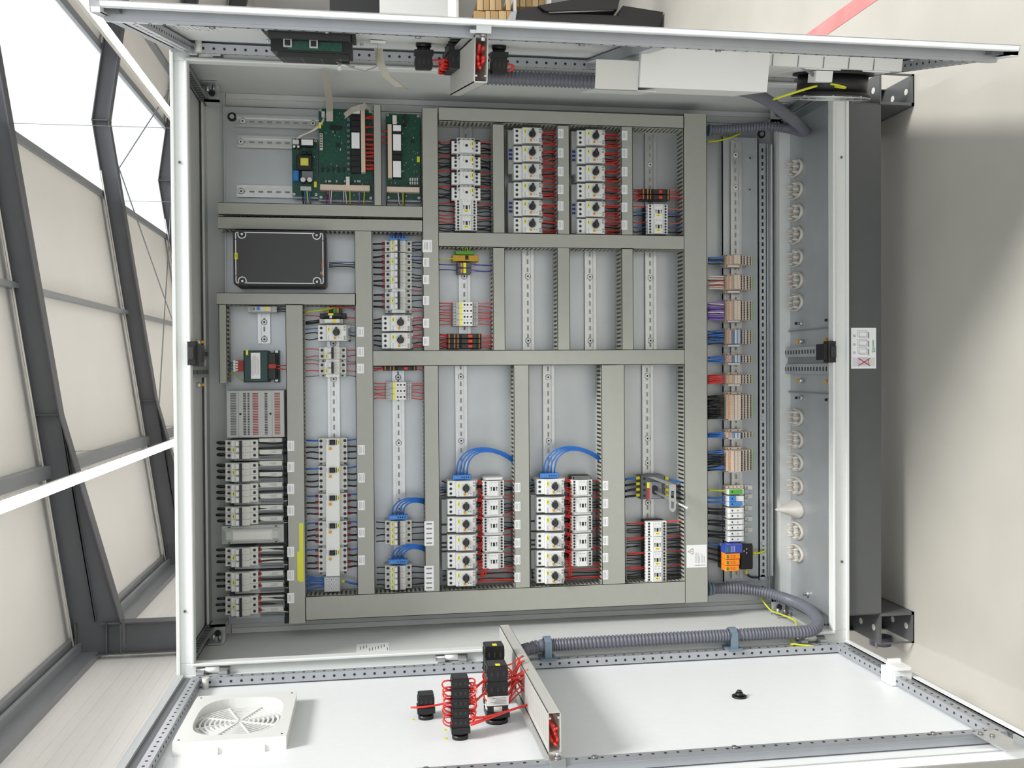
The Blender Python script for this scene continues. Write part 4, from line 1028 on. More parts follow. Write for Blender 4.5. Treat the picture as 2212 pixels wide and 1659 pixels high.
# ================================================================ circuit boards
def board(name,label,u0,v0,u1,v1,Y=325):
    t=thing(name,label,'circuit board',u0,v0,u1,v1,Y); x0,x1,z0,z1=t['r']
    b=B(); b.box(x0,x1,Y,Y+1.8,z0,z1,PCB); b.obj('green_board',t)
    b=B(); b.box(x0-4,x1+4,Y+14,Y+20,z0-1,z1+1,ALU)
    for x in (x0,x1-3): b.box(x,x+3,Y+2,YP-9,z0+5,z1-5,ALU)
    b.obj('carrier_tray',t)
    b=B()
    for k in range(int((x1-x0)*(z1-z0)/260)):
        x=rnd(x0+4,x1-6); z=rnd(z0+4,z1-8); w=rnd(1,5); h=rnd(1,3); b.box(x,x+w,Y-rnd(.8,2.5),Y,z,z+h,(CHIP,CHIP,MGREY,OFFW,TGREEN,LGREY)[random.randrange(6)])
    b.obj('small_components',t)
    for x in (x0+5,x1-5):
        for z in (z0+5,z1-5): b=B(); b.cyl((x,Y,z),1,4,-2,ZINC,10); b.cyl((x,Y-2,z),1,1.5,-.3,DARK,6); b.obj('board_screw',t)
    return t,Px(t)
Z2=lambda a,b_:(620+a/7.373,220+b_/7.373)
def zb(q,name,a0,b0,a1,b1,Y,Yb,m,c=0):
    u0,v0=Z2(a0,b0); u1,v1=Z2(a1,b1); return q.box(name,u0,v0,u1,v1,Y,Yb,m,c)
t,q=board('power_supply_board','small green power supply board with yellow transformer and blue capacitor',631,300,686,424)
zb(q,'ferrite_core',150,840,395,1080,300,325,CHIP,2); zb(q,'yellow_winding',212,890,340,1008,294,302,mat('yellow tape winding',(222,214,90),.5),2)
zb(q,'blue_capacitor',88,1085,185,1250,300,325,mat('blue capacitor',(40,120,190),.4),3)
zb(q,'filter_choke',190,590,425,700,300,325,CHIP,3); zb(q,'choke_label',228,598,412,688,299,300,PAPER,.5)
zb(q,'connector_strip',85,600,195,670,305,325,OFFW,1); zb(q,'terminal_connector',212,1345,385,1410,305,325,LGREY,1); zb(q,'heat_sink',235,1100,410,1240,310,325,MGREY,1)
zb(q,'relay',240,785,310,840,308,325,CHIP,1); zb(q,'relay',330,785,390,840,308,325,CHIP,1); zb(q,'marker_label',430,1270,472,1360,322,325,YEL)
for a,b_ in ((255,1240),(360,1240)): u,v=Z2(a,b_); p=at(u,v,303); b=B(); b.cyl((p.x,325,p.z),1,7.5,-22,CHIP,16); b.cyl((p.x,303,p.z),1,7,-.6,OFFW,16); b.obj('electrolytic_capacitor',t)
for a,b_ in ((112,710),(180,710)): u,v=Z2(a,b_); p=at(u,v,305); b=B(); b.cyl((p.x,325,p.z),1,4,-18,CHIP,12); b.cyl((p.x,307,p.z),1,3.7,-.6,WHITE,12); b.obj('electrolytic_capacitor',t)
for k,c in enumerate(('black','blue','yellow','blue')): u,v=Z2(240+k*38,1410); wire(t,at(u,v,315),at(u+3,440,318),c,2.3,2)
for k in range(3):
    b=B(); u,v=Z2(150,610-k*8); u2,v2=Z2(590,250+k*15); b.tube(bez(at(u,v,312),at(u+8,v-15,290),at(u2-12,v2+32,285),at(u2,v2,300),10),1.7,WHW,6); b.obj('white_wire',t)
b=B(); u,v=Z2(525,375); p=at(u,v,285); b.box(p.x-8,p.x+8,284,288,p.z-3,p.z+3,YEL); b.obj('cable_tag',t)
t,q=board('controller_board','large green controller board with a row of black relays and red wires',689,236,804,431)
for k in range(10):
    zb(q,'relay',1020,200+k*93,1170,288+k*93,303,325,CHIP,1)
zb(q,'white_label',1028,488,1155,742,302,303,PAPER,.3); zb(q,'white_label',1040,130,1160,188,302,303,PAPER,.3)
x=zb(q,'long_terminal_strip',1178,95,1245,1120,300,325,BEI,1); zb(q,'long_terminal_strip',525,1320,1320,1408,300,325,BEI,1)
zb(q,'upright_connector',938,1190,998,1330,298,325,OFFW,1); zb(q,'pin_header',520,500,568,765,318,325,OFFW,1)
for k in range(6): zb(q,'header_hole',530,515+k*40,556,535+k*40,317.4,318,DARK)
zb(q,'black_chip',690,380,865,440,321,325,CHIP); zb(q,'black_chip',780,660,840,715,322,325,CHIP); zb(q,'dark_connector',550,150,600,240,312,325,OFFW)
for k in range(5): zb(q,'slot_component',550+k*85,1040,580+k*85,1110,318,325,CHIP)
for a in (620,665,690,790,920,1080,1130,1160): zb(q,'capacitor',a-12,1248,a+12,1280,318,325,OFFW,1)
for k in range(10): zb(q,'driver_chip',955,260+k*88,1000,300+k*88,320,325,MGREY)
for yy in (250,400,515,590,665,740,800,865,925,1000,1055):
    for k in range(2): a=at(*Z2(1248,yy+k*14),314); e=at(*Z2(1385,yy+k*12+rnd(-14,14)),318); wire(t,a,e,'red',2.2,3)
for k,(a,c) in enumerate(((625,'brown'),(680,'violet'),(712,'white'),(870,'navy'),(905,'white'),(930,'white'),(1000,'yellow'),(1150,'violet'),(1235,'yellow'))): u,v=Z2(a,1405); wire(t,at(u,v,315),at(u+rnd(-3,5),442,318),c,1.7,3)
b=B(); u,v=Z2(630,300)
b.ribbon([at(702,155,0)+Vector((0,0,0)),at(705,175,60),at(711,215,200),at(712,240,290),at(712,262,300)],(0,0,19),mat('beige ribbon cable',(176,172,160),.5),1.5)
rb=b.obj('ribbon_cable',t)
b=B(); RBC=MATS['beige ribbon cable']; b.ribbon([at(745,250,296),at(760,238,280),at(778,232,275),at(790,228,280),at(802,240,290)],(14,0,6),RBC,1.5); b.obj('ribbon_cable',t)
t,q=board('relay_board','narrower green relay board with white labels, right of the thin duct',834,246,908,431)
zb(q,'long_terminal_strip',1605,355,1670,1205,300,325,BEI,1); zb(q,'long_terminal_strip',1590,1352,2112,1435,300,325,BEI,1)
for k in range(9): zb(q,'relay',1680,365+k*94,1825,455+k*94,303,325,CHIP,1)
for y0,y1 in ((370,465),(515,775),(942,1200)): zb(q,'white_label',1690,y0,1815,y1,302,303,PAPER,.3)
zb(q,'black_block',1865,190,1900,375,305,325,CHIP); zb(q,'upright_connector',1680,210,1748,350,300,325,OFFW,1); zb(q,'marker_label',2070,870,2115,958,321,325,YEL); zb(q,'black_chip',1975,600,2025,645,322,325,CHIP)
for i in range(4):
    for k in range(2): zb(q,'capacitor',1950+i*38,1208+k*60,1975+i*38,1255+k*60,318,325,OFFW,1)
for k,(a,c) in enumerate(((1600,'black'),(1765,'white'),(1805,'navy'),(1845,'yellow'),(1880,'black'))): u,v=Z2(a,1435); wire(t,at(u,v,315),at(u+rnd(-3,5),445,318),c,1.7,3)
for k in range(3): wire(t,at(*Z2(1600,470+k*90),316),at(*Z2(1510,470+k*88),318),'red',2,3)
# ================================================================ grommets on the gland plate
gp=[]
def grommet(cone):
    t=root('cable_grommet','x','cable grommet',O0)
    b=B(); n=24; pr=[]
    def ov(rx,ry,h): return [(rx*math.cos(2*math.pi*i/n),ry*math.sin(2*math.pi*i/n),h) for i in range(n)]
    L=[ov(28,52,0),ov(28,52,6),ov(26,50,9),ov(23,46,9),ov(22,45,5)]
    if cone: L=[ov(28,52,0),ov(28,52,6),ov(25,44,9),ov(14,22,40),ov(2,3,70)]
    vs=[p for l in L for p in l]; fs=[(i*n+k,i*n+(k+1)%n,(i+1)*n+(k+1)%n,(i+1)*n+k) for i in range(len(L)-1) for k in range(n)]+[tuple(range(n))[::-1],tuple((len(L)-1)*n+k for k in range(n))]
    b.add(vs,fs,RUBB,True); b.obj('oval_flange',t,O0)
    if not cone:
        for x,y in ((-16,-26),(0,-30),(16,-26),(-16,12),(0,16),(16,12)): 
            c=B(); c.cyl((x,y,4),2,7.8,22,RUBB,12,1); c.obj('membrane_cone',t,O0)
    return t
g0=grommet(False); done=False
for i,v in enumerate((360,409,457,506,556,605,652,902,951,1000,1051,1149,1198)):
    x=at(1708,v,270).x; o=(x,288,17); lab='pale rubber cable grommet, %s one down in the %s row'%(['first','second','third','fourth','fifth','sixth','seventh'][i if i<7 else (i-7 if i<11 else i-6)],'upper' if i<7 else 'lower')
    if not done: g0.location=Vector(o)*.001; g0['_o']=o; g0['label']=lab; g0['group']='cable grommets'; done=True
    else: copy_tree(g0,o,lab)
g1=grommet(True); x=at(1708,1102,270).x; g1.location=Vector((x,288,17))*.001; g1['label']='single pointed cone grommet in the lower row on the gland plate'; g1['group']='cable grommets'
# ================================================================ corrugated hoses
def hose(name,label,pts,r=15):
    P=spline(pts,2.3); b=B(); b.tube(P,r,HOSE,16,lambda i:(r if i%4 in (0,1) else r-3.2)); return tag(b.obj(name,None,P[0]),label,'hose')
h1=hose('corrugated_hose','grey corrugated hose looping from the duct end out to the lower door',
  [at(1533,1272,325),at(1580,1271,325),at(1640,1277,310),at(1700,1294,250),at(1745,1315,130),at(1766,1340,20),XL(40,62,onl(1750,1362,62)[1]),XL(45,62,onl(1690,1378,62)[1]),XL(46,62,onl(1600,1385,62)[1]),XL(46,62,onl(1400,1390,62)[1]),XL(46,60,onl(1185,1392,60)[1]),XL(50,56,onl(1140,1390,50)[1]),XL(60,54,onl(1118,1384,54)[1])],17)
b=B(); p=at(1532,1272,325); b.cyl((p.x,325,p.z-3),2,21,8,CLAMP,20); b.cyl((p.x,325,p.z-14),2,19,8,CLAMP,20); tag(b.obj('hose_fitting',None,p),'blue grey hose fitting at the bottom end of the widest duct','fitting')
for u,v,lab in ((1182,1393,'blue grey hose clamp beside the slotted door duct on the lower door'),(1600,1385,'blue grey hose clamp holding the hose in the middle of the lower door')):
    s,z=onl(u,v,62); b=B(XL); b.box(24,74,26,32,z-20,z+20,CLAMP); b.box(26,34,32,70,z-9,z+9,CLAMP); b.box(60,68,32,74,z-9,z+9,CLAMP)
    n=14; 
    for k in range(n):
        a0=math.pi*k/n; a1=math.pi*(k+1)/n; R=22
        b.add([(46+c*math.cos(a),62+c*math.sin(a),zz) for zz in (z-9,z+9) for c in (18,R) for a in (a0,a1)],[(0,1,3,2),(4,6,7,5),(2,3,7,6),(0,4,5,1),(0,2,6,4),(1,5,7,3)],CLAMP)
    tag(b.obj('hose_clamp',None,XL(46,26,z)),lab,'clamp','hose clamps')
h2=hose('corrugated_hose','grey corrugated hose running from the top duct end up to the white door box',
  [at(1533,281,325),at(1590,278,325),at(1650,273,318),at(1700,277,290),at(1730,284,220),at(1738,280,140),at(1722,266,60),at(1696,246,-30),at(1662,220,-130),at(1630,203,-220),at(1600,194,-300)],15)
b=B(); p=at(1532,281,325); b.cyl((p.x,325,p.z-3),2,18,6,CLAMP,20); tag(b.obj('hose_fitting',None,p),'blue grey hose fitting at the top end of the widest duct','fitting')
s,z0=onr(1066,175,60); s2,z1=onr(1285,182,60)
h3=hose('corrugated_hose','straight grey corrugated hose along the hinge side of the upper door',[XR(250,72,1052),XR(250,72,910),XR(250,72,770)],18)
# loose green-yellow earth wires
def loose(label,pts,r=2.6,m=GRN): b=B(); b.tube(spline(pts,6),r,m,8); tag(b.obj('earth_wire',None,pts[0]),label,'wire')
loose('yellow earth wire from beneath the big hose loop to the lower door frame',[at(1642,1290,345),at(1665,1318,300),at(1690,1328,200),at(1720,1345,80),XL(30,30,onl(1716,1392,30)[1]),XL(50,30,onl(1735,1402,30)[1]),XL(60,24,onl(1778,1407,24)[1])])
loose('yellow earth wire under the upper hose beside the widest duct',[at(1528,306,345),at(1550,304,345),at(1575,298,345),at(1600,288,350)],2.8)
# ================================================================ things on the lower (image) door
t=root('filter_grille','square white ventilation grille with round spiral guard on the lower door','grille',O0)
s_a,z_a=onl(370,1634,4); s_b,z_b=onl(620,1617,4); s_c,z_c=onl(646,1516,4)
sA=(s_a+s_b)/2; sB=s_c; z1=(z_a); z0=z_b
print('GRILLE',s_a,z_a,s_b,z_b,s_c,z_c)
o=XL((sA+sB)/2,2,(z0+z1)/2); t.location=o*.001; t['_o']=tuple(o)
b=B(XL); sc,zc=(sA+sB)/2,(z0+z1)/2; hs=abs(sA-sB)/2; hz=(z1-z0)/2; T=30
R=min(hs,hz)*.84; n=48
def sq(a,k=5):  # rounded-square outline
    c,s_=math.cos(a),math.sin(a); m=(abs(c)**k+abs(s_)**k)**(-1/k); return c*m,s_*m
def ringface(t0,inner,outer):
    vs=[]; 
    for i in range(n):
        a=2*math.pi*i/n; x,y=inner(a); vs.append((sc+x,t0,zc+y)); x,y=outer(a); vs.append((sc+x,t0,zc+y))
    b.add(vs,[(2*i,2*i+1,(2*i+3)%(2*n),(2*i+2)%(2*n)) for i in range(n)],WHITE)
def wall(fn,ta,tb_):
    vs=[]
    for i in range(n):
        a=2*math.pi*i/n; x,y=fn(a); vs+= [(sc+x,ta,zc+y),(sc+x,tb_,zc+y)]
    b.add(vs,[(2*i,2*i+1,(2*i+3)%(2*n),(2*i+2)%(2*n)) for i in range(n)],WHITE)
fi=lambda a:(sq(a,3.2)[0]*hs*.8,sq(a,3.2)[1]*hz*.8); fo=lambda a:(sq(a,60)[0]*hs,sq(a,60)[1]*hz)
ringface(T,fi,fo); wall(fi,4,T); wall(fo,2,T)
b.box(sA-0,sA+4,2,T-14,zc-hz*.62,zc-hz*.32,WHITE) ; b.box(sA,sA+4,2,T-14,zc+hz*.2,zc+hz*.5,WHITE)
b.obj('grille_frame',t,None,False)
b=B(XL)
for i in range(1,10):
    rr_=R*.97*i/9; m_=64; vs=[]
    for k in range(m_):
        a=2*math.pi*k/m_
        for rr2,tt in ((rr_-1.9,7),(rr_+1.9,7),(rr_+1.9,16),(rr_-1.9,16)): vs.append((sc+rr2*math.cos(a),tt,zc+rr2*math.sin(a)))
    b.add(vs,[(4*k+j,4*k+(j+1)%4,(4*(k+1)+(j+1)%4)%(4*m_),(4*(k+1)+j)%(4*m_)) for k in range(m_) for j in range(4)],WHITE)
for k in range(4):
    a=math.pi*k/4+.42
    if k in (1,4): pass
    c,s_=math.cos(a),math.sin(a); w=1.7
    b.add([(sc+R*c*e-s_*w*f,tt,zc+R*s_*e+c*w*f) for tt in (9,17.5) for e,f in ((-1,-1),(1,-1),(1,1),(-1,1))],[(0,1,2,3),(7,6,5,4),(0,4,5,1),(1,5,6,2),(2,6,7,3),(3,7,4,0)],WHITE)
b.obj('spiral_guard',t)
b=B(XL); b.box(sc-hs*.8,sc+hs*.8,2,3,zc-hz*.8,zc+hz*.8,mat('white filter mat',(216,218,218),.9)); b.obj('filter_mat',t)
for ds in (-.9,.9):
    for dz in (-.9,.9): b=B(XL); b.cyl((sc+hs*ds,T,zc+hz*dz),1,2.5,.4,DARK,8); b.obj('corner_hole',t)
# selector switches standing on the door sheet
def stack(name,label,u,v,side,H,wz,ws,rr_,n,parts=(),grp=None,ring=True,lblk=None):
    on,XF=(onl,XL) if side=='l' else (onr,XR); s,z=on(u,v,4)
    t=root(name,label,'switch',XF(s,2,z),grp)
    b=B(XF); b.cyl((s,2,z),1,rr_,9,BLACK,20); b.cyl((s,11,z),1,rr_*.86,8,BLACK,20); b.obj('mounting_ring',t)
    b=B(XF); b.box(s-ws/2*1.15,s+ws/2*1.15,18,30,z-wz/2*1.15,z+wz/2*1.15,BLACK,0); b.obj('fixing_adapter',t)
    hh=(H-30)/n
    for k in range(n):
        b=B(XF); t0=30+k*hh; b.box(s-ws/2,s+ws/2,t0,t0+hh-1.5,z-wz/2,z+wz/2,BLACK); b.box(s-ws/2+2,s+ws/2-2,t0+hh-1.5,t0+hh,z-wz/2+2,z+wz/2-2,KNOB)
        for sz in (-1,1):
            for q_ in (-.3,.3): b.box(s+ws*q_-2.5,s+ws*q_+2.5,t0+hh*.25,t0+hh*.75,z+sz*wz/2-.5,z+sz*(wz/2+1.5),KNOB)
        for q_ in (-.3,0,.3): b.box(s+ws/2-.4,s+ws/2+.5,t0+hh*.3,t0+hh*.6,z+wz*q_-2,z+wz*q_+2,KNOB)
        b.obj('contact_block',t)
    return t,s,z,XF
def pyt(side,s,t_,z): return (XL if side=='l' else XR)(s,t_,z)
t1,s,z,XF=stack('selector_switch','small black push button body with one contact block on the lower door',920,1549,'l',58,34,36,17,1)
b=B(XF); b.tube(bez((s+20,34,z+34),(s+26,34,z+10),(s+26,36,z-20),(s+8,38,z-60),10),2.2,RED,6); b.obj('red_wire',t1)
t2,s2_,z2_,_=stack('selector_switch','tallest black selector switch with a stack of contact blocks on the lower door',994,1592,'l',132,34,38,17,5)
def loops(t,s,z,sg,t0,t1,n,wz,XF,side,amp=26):
    for k in range(n):
        tt=t0+(t1-t0)*k/max(n-1,1); b=B(XF); ds=rnd(-8,14)
        b.tube(bez((s+ds,tt,z+sg*wz/2),(s+ds+6,tt+8,z+sg*(wz/2+amp)),(s+ds+10,tt-14,z+sg*(wz/2+amp*rnd(.7,1.1))),(s+ds+4,tt-18,z+sg*wz/2),10),1.8,RED if rnd(0,1)>.15 else PNKW,6); b.obj('red_wire',t)
loops(t2,s2_,z2_,1,48,120,9,34,XL,'l'); loops(t2,s2_,z2_,-1,48,124,12,34,XL,'l',22)
t3,s3,z3,_=stack('cam_switch','wide black cam switch with paper band and two yellow markers on the lower door',1073,1556,'l',130,44,46,25,3)
b=B(XL); b.box(s3-24,s3+24,44,64,z3-23.5,z3+23.5,WHITE); b.cyl((s3,30,z3),1,25,12,OFFW,20); b.obj('paper_band',t3)
for k in range(5): b=B(XL); b.box(s3+24,s3+24.4,48+k*3,49+k*3,z3-18,z3+rnd(2,18),INKL); b.obj('band_print',t3)
for dt in (0,): b=B(XL); b.box(s3+10,s3+23,130,131,z3-6,z3+4,YEL); b.obj('marker_label',t3)
s4,z4=s3-80,z3
t4,s4,z4,_=stack('cam_switch','black cam switch half hidden behind the wide one on the lower door',1067,1515,'l',138,44,46,25,3)
b=B(XL); b.box(s4+4,s4+18,138,139,z4-6,z4+4,YEL); b.obj('marker_label',t4)
loops(t3,s3,z3,1,70,110,3,44,XL,'l',12)
zd0=onl(1150,1500,40)[1]
for (sa,ta,za,sb,tb_,zb_,n) in ((s2_,110,z2_-20,s3,100,z3+24,5),(s2_,80,z2_-20,s3,72,z3+24,5),(s2_+6,44,z2_-20,s3+10,46,z3-72,8)):
    for k in range(n):
        b=B(XL); j=rnd(-3,3); b.tube(bez((sa+10+j,ta+rnd(-12,12),za),(sa+16+j,ta-6,za-16),(sb+22+j,tb_+j,zb_+16),(sb+24+j,tb_+j,zb_),10),1.8,RED,6); b.obj('red_wire',t2)
for k in range(16):
    b=B(XL); sd=s3-30+rnd(-40,50); tt=60+rnd(0,60); b.tube(bez((s3+rnd(-16,22),40+k*5.5,z3-22),(s3+5,50+k*5,z3-38),(sd,tt,z3-50),(sd,tt+rnd(-8,8),onl(1142,1500,60)[1]),9),1.8,RED,6); b.obj('red_wire',t3)
# slotted door ducts
def dduct(XF,on,ue,ve0,ve1,wl_,s_end,s_start,label,z0,z1,t0,t1):
    t=root('door_wiring_duct',label,'cable duct',XF((s_end+s_start)/2,t0,(z0+z1)/2),'wiring ducts on the doors')
    b=B(XF); b.box(s_start,s_end,t0,t0+3,z0,z1,DUCTW); b.box(s_start,s_end,t1-2.5,t1,z0,z1,DUCTW)
    for z in (z0,z1-1.8):
        b.box(s_start,s_end,t0,t0+16,z,z+1.8,DUCTW); b.box(s_start,s_end,t1-8,t1,z,z+1.8,DUCTW)
        p=s_start
        while p<s_end: b.box(p,min(p+7.5,s_end),t0+16,t1-8,z,z+1.8,DUCTW); p+=10
    for z,q in ((z0,1),(z1,-1)): b.box(s_end-30,s_end,t1-14,t1-11,z+q*1,z+q*6,DUCTW)
    b.obj('slotted_duct_body',t)
    for k in range(9):
        b=B(XF); zz=rnd(z0+6,z1-6); tt=rnd(t0+12,t1-18); b.tube(bez((s_end-4,tt,zz),(s_end-60,rnd(t0+10,t1-10),rnd(z0+5,z1-5)),(s_end-140,tt,zz),(s_start+60,rnd(t0+10,t1-12),rnd(z0+5,z1-5)),8),3,RED,6); b.obj('red_wire',t)
    b=B(XF); b.box(s_end-50,s_end+34,6,t0,(z0+z1)/2-14,(z0+z1)/2+14,ZINC); b.box(s_start+20,s_end+30,t0-6,t0,z1-8,z1+12,ZINC); b.obj('mounting_strip',t)
    b=B(XF); b.cyl((s_end+26,t0,(z0+z1)/2),1,7,5,STEELS,8); b.cyl((s_end+26,t0+5,(z0+z1)/2),1,4,8,ZINC,8); b.obj('fixing_bolt',t)
    return t
sE,zE=onl(1197,1626,34); _,zl=onl(1185,1628,34); _,zr=onl(1211,1622,34)
print('DUCTL',sE,zl,zr,onl(1185,1545,106))
dduct(XL,onl,0,0,0,0,sE,20,'long grey slotted wiring duct crossing the lower door, open end showing red wires',zr,zl,32,112)
sE,zE=onr(1050,98,34); _,zl=onr(1038,98,34); _,zr=onr(1063,98,34)
print('DUCTR',sE,zl,zr,onr(1050,180,110))
dduct(XR,onr,0,0,0,0,688,150,'pale slotted wiring duct crossing the upper door, open end showing red wires',1088,1114,26,112)
# cross strips on the upper door
b=B(XR); s1,z1_=onr(1232,155,10); s2q,z2q=onr(1378,98,10); zc_=(z1_+z2q)/2
b.box(40,660,6,30,z2q-14,z2q+14,ALU); tag(b.obj('crossbar',None,XR(350,6,z2q)),'metal crossbar on the upper door beside the white box','bar')
# white box on the upper door
sA,zA,sB,zB=520,738,520,450
print('BOX',sA,zA,sB,zB,onr(1500,190,100),onr(1378,185,100))
t=root('cover_box','large white sheet metal cover box on the upper door','box',XR(sA-80,2,(zA+zB)/2))
sE=sA; b=B(XR); b.box(sE-200,sE,4,98,zB,zA,WHITE,0); b.obj('cover_shell',t)
zL=834; b=B(XR); b.box(sE-12,sE-10,46,106,zA+1,zL,OFFW); b.box(sE-90,sE-10,44,46,zA+1,zL,PAINTD); b.box(sE-150,sE-10,104,106,zA-40,zL,PAINTD); b.obj('angled_bracket',t)
b=B(XR); b.cyl((sE+4,10,zA-20),0,5,8,STEELS,8); b.cyl((sE+4,12,zB+60),0,5,8,STEELS,8); b.obj('cover_bolt',t)
# fan unit on the upper door
s,zc=onr(1790,118,4); t=root('filter_fan','black round filter fan on a white frame at the lower end of the upper door','fan',XR(s-140,2,zc))
_,zf1=onr(1750,118,8); _,zf0=onr(1950,128,8); zcen=(zf1+zf0)/2
zcen=232.; sf=490; XR=lambda s,t,z: HR+DR*s+NR*(t+6)+Vector((0,0,z)); zf0,zf1=122,440
b=B(XR); b.box(sf-290,sf,4,34,zf0,zf1,WHITE); b.box(sf-230,sf-20,34,36,zcen-92,zcen+110,WHITE); b.obj('filter_frame',t)
for k in range(5): b=B(XR); b.box(sf,sf+1,10,34,zf1-10-k*60,zf1-8-k*60,MGREY); b.obj('frame_joint',t)
b=B(XR); b.cyl((sf-108,34,zcen),1,92,7,BLACK,40); b.cyl((sf-108,41,zcen),1,80,40,BLACK,40); b.cyl((sf-108,78,zcen),1,80,9,BLACK,40,90); b.cyl((sf-108,86,zcen),1,91,3,BLACK,40); b.obj('fan_housing',t)
b=B(XR)
for R_ in (88,70,52,34,18):
    b.tube([(sf-108+R_*math.cos(2*math.pi*k/36),92,zcen+R_*math.sin(2*math.pi*k/36)) for k in range(37)],1.4,ZINC,6)
for k in range(4): a=math.pi*k/4+.4; b.tube([(sf-108-90*math.cos(a),90,zcen-90*math.sin(a)),(sf-108+90*math.cos(a),90,zcen+90*math.sin(a))],1.6,ZINC,6)
b.obj('wire_guard',t)
b=B(XR); b.box(sf-60,sf-20,38,62,zcen+44,zcen+84,WHITE); b.obj('connector_block',t)
b=B(XR); b.tube(bez((sf-36,64,zcen+40),(sf-20,70,zcen+10),(sf-20,76,zcen-10),(sf-34,70,zcen+30)),2.6,GRN,8); b.tube(bez((sf-40,70,zcen+70),(sf-30,74,zcen+90),(sf-60,90,zcen+130),(sf-90,100,zcen+150)),2.6,GRN,8); b.obj('earth_wire',t)
b=B(XR); b.tube(bez((sf-36,50,zcen+80),(sf-20,30,zcen+110),(sf-40,20,zcen+150),(sf-60,12,zcen+170)),3.6,GRYW,8); b.obj('power_cable',t)
XR=lambda s,t,z: HR+DR*s+NR*t+Vector((0,0,z))
# operator panel back on the upper door
sA,zA=onr(565,62,4); sB,zB=onr(770,92,4)
print('PANEL',sA,zA,sB,zB, onr(590,95,40), onr(740,120,40))
t=root('operator_panel','black back of an operator panel with network sockets and ribbon cables on the upper door','control panel',XR(sA-60,2,(zA+zB)/2))
b=B(XR); S1=sA; S0=sA-230; b.box(S0,S1,2,8,zB,zA,BLACK); b.box(S0+10,S1-10,8,20,zB+12,zA-12,KNOB); b.box(S0,S1-40,20,44,zB+8,zA-14,BLACK); b.box(S0+10,S1-60,44,54,zB+16,zA-26,KNOB)
for k in range(4): zz=zB+34+(zA-zB-70)*k/3; b.box(S0+30,S1-62,54,55,zz,zz+1.5,MGREY)
b.obj('panel_housing',t)
b=B(XR); b.box(S1-40,S1-36,22,40,zB+30,zA-50,PCB); b.obj('edge_board',t)
for f in (.74,.46):
    zz=zB+(zA-zB)*f; b=B(XR); b.box(S1-36,S1-24,18,36,zz-9,zz+9,ZINC); b.box(S1-24.2,S1-23.6,21,33,zz-6,zz+6,DARK); b.obj('network_socket',t)
for dz in (-12,60,(zA-zB)-10,(zA-zB)+10):
    for ss in (S1+6,S0-6): b=B(XR); b.cyl((ss,2,zB+dz),1,4,6,ZINC,8); b.obj('panel_stud',t)
RBC=MATS['beige ribbon cable']
b=B(XR); _,zz=onr(785,130,40); b.ribbon([XR(0,0,0)]*0+[at(723,130,-330),at(745,134,-300),at(775,136,-280),at(793,128,-260),at(797,108,-250),at(795,94,-260)] if False else [(S1-150,52,zB+50),(S1-120,66,zB+10),(S1-120,72,zB-20),(S1-140,60,zB-46),(S1-150,30,zB-50),(S1-150,8,zB-48)],(22,0,0),RBC,1.5); b.obj('ribbon_cable',t)
b=B(XR); b.ribbon([(S1-150,20,zB-50),(S1-160,50,zB-54),(S1-170,80,zB-70),(S1-190,100,zB-100),(S1-220,104,zB-112)],(0,0,20),RBC,1.5); b.obj('ribbon_cable',t)
b=B(XR); b.box(S1-160,S1-120,60,72,zB+34,zB+42,WHITE); b.box(S1-160,S1-120,60,64,zB+4,zB+42,WHITE); b.box(S1-160,S1-130,4,10,zB-66,zB-32,WHITE); b.obj('white_cable_bracket',t)
# small switches on the upper door
t5,s,z,XF=stack('selector_switch','lone black push button body on the upper door right of the ribbon cables',915,95,'r',62,38,40,18,1)
b=B(XR); b.tube(bez((s+14,44,z+12),(s+20,42,z-10),(s+20,40,z-30),(s+10,36,z-60),8),2.2,RED,6); b.obj('red_wire',t5)
for k,(u,v) in enumerate(((989,86),(985,92),(981,98),(977,104))):
    t6,s,z,XF=stack('selector_switch','black switch body, %s in the tight row before the upper door duct'%ordn(k,4),u,v,'r',66,38,40,18,1,(),'tight row of switch bodies')
    for sg in (1,-1):
        for j in range(5):
            b=B(XR); ds=rnd(-14,14); tt=rnd(38,60); b.tube(bez((s+ds,tt,z+sg*19),(s+ds+8,tt-6,z+sg*34),(s+ds+4,tt+8,z+sg*40),(s+ds-4,tt+4,z+sg*(19 if sg>0 else 48)),8),1.9,RED,6); b.obj('red_wire',t6)
t7,s,z,XF=stack('selector_switch','black switch body right of the upper door duct with red wire loops',1078,100,'r',66,34,40,17,1)
for j in range(3): b=B(XR); b.tube(bez((s+10-j*5,44,z-17),(s+14,40,z-34-j*3),(s+10,58,z-36-j*3),(s+6,58,z-17),8),2.2,RED,6); b.obj('red_wire',t7)
# ribbon cable strip tied along the right side panel
# ================================================================ hall
WALLP=mat('white wall sandwich panel',(232,232,228),.5,0,.015,1.5); ROOFP=mat('white roof panel',(236,236,232),.6,0,.015,1)
CONC=mat('concrete floor',(178,175,166),.45,0,.09,2.2,.1)
nt=CONC.node_tree; tc=nt.nodes.new('ShaderNodeTexCoord'); nz=nt.nodes.new('ShaderNodeTexNoise'); nz.inputs['Scale'].default_value=14; nz.inputs['Detail'].default_value=8
GUT=mat('galvanised eaves trim',(140,144,148),.4,.4); PURL=mat('galvanised purlin',(150,156,160),.45,.4)
def struct(b,name,o=None,fix=True):
    ob=b.obj(name,None,o or (0,0,0),fix); ob['kind']='structure'; return ob
b=B(); b.box(-3560,14500,-9000,46000,-260,-200,CONC); struct(b,'floor')
XWL=-3600; ZE=5000; XRG=4450; ZRG=6180; SL=(ZRG-ZE)/(XRG-XWL); XWR=2*XRG-XWL
b=B(); b.box(XWL-100,XWL,-9000,46000,-200,ZE+60,WALLP)
z=0
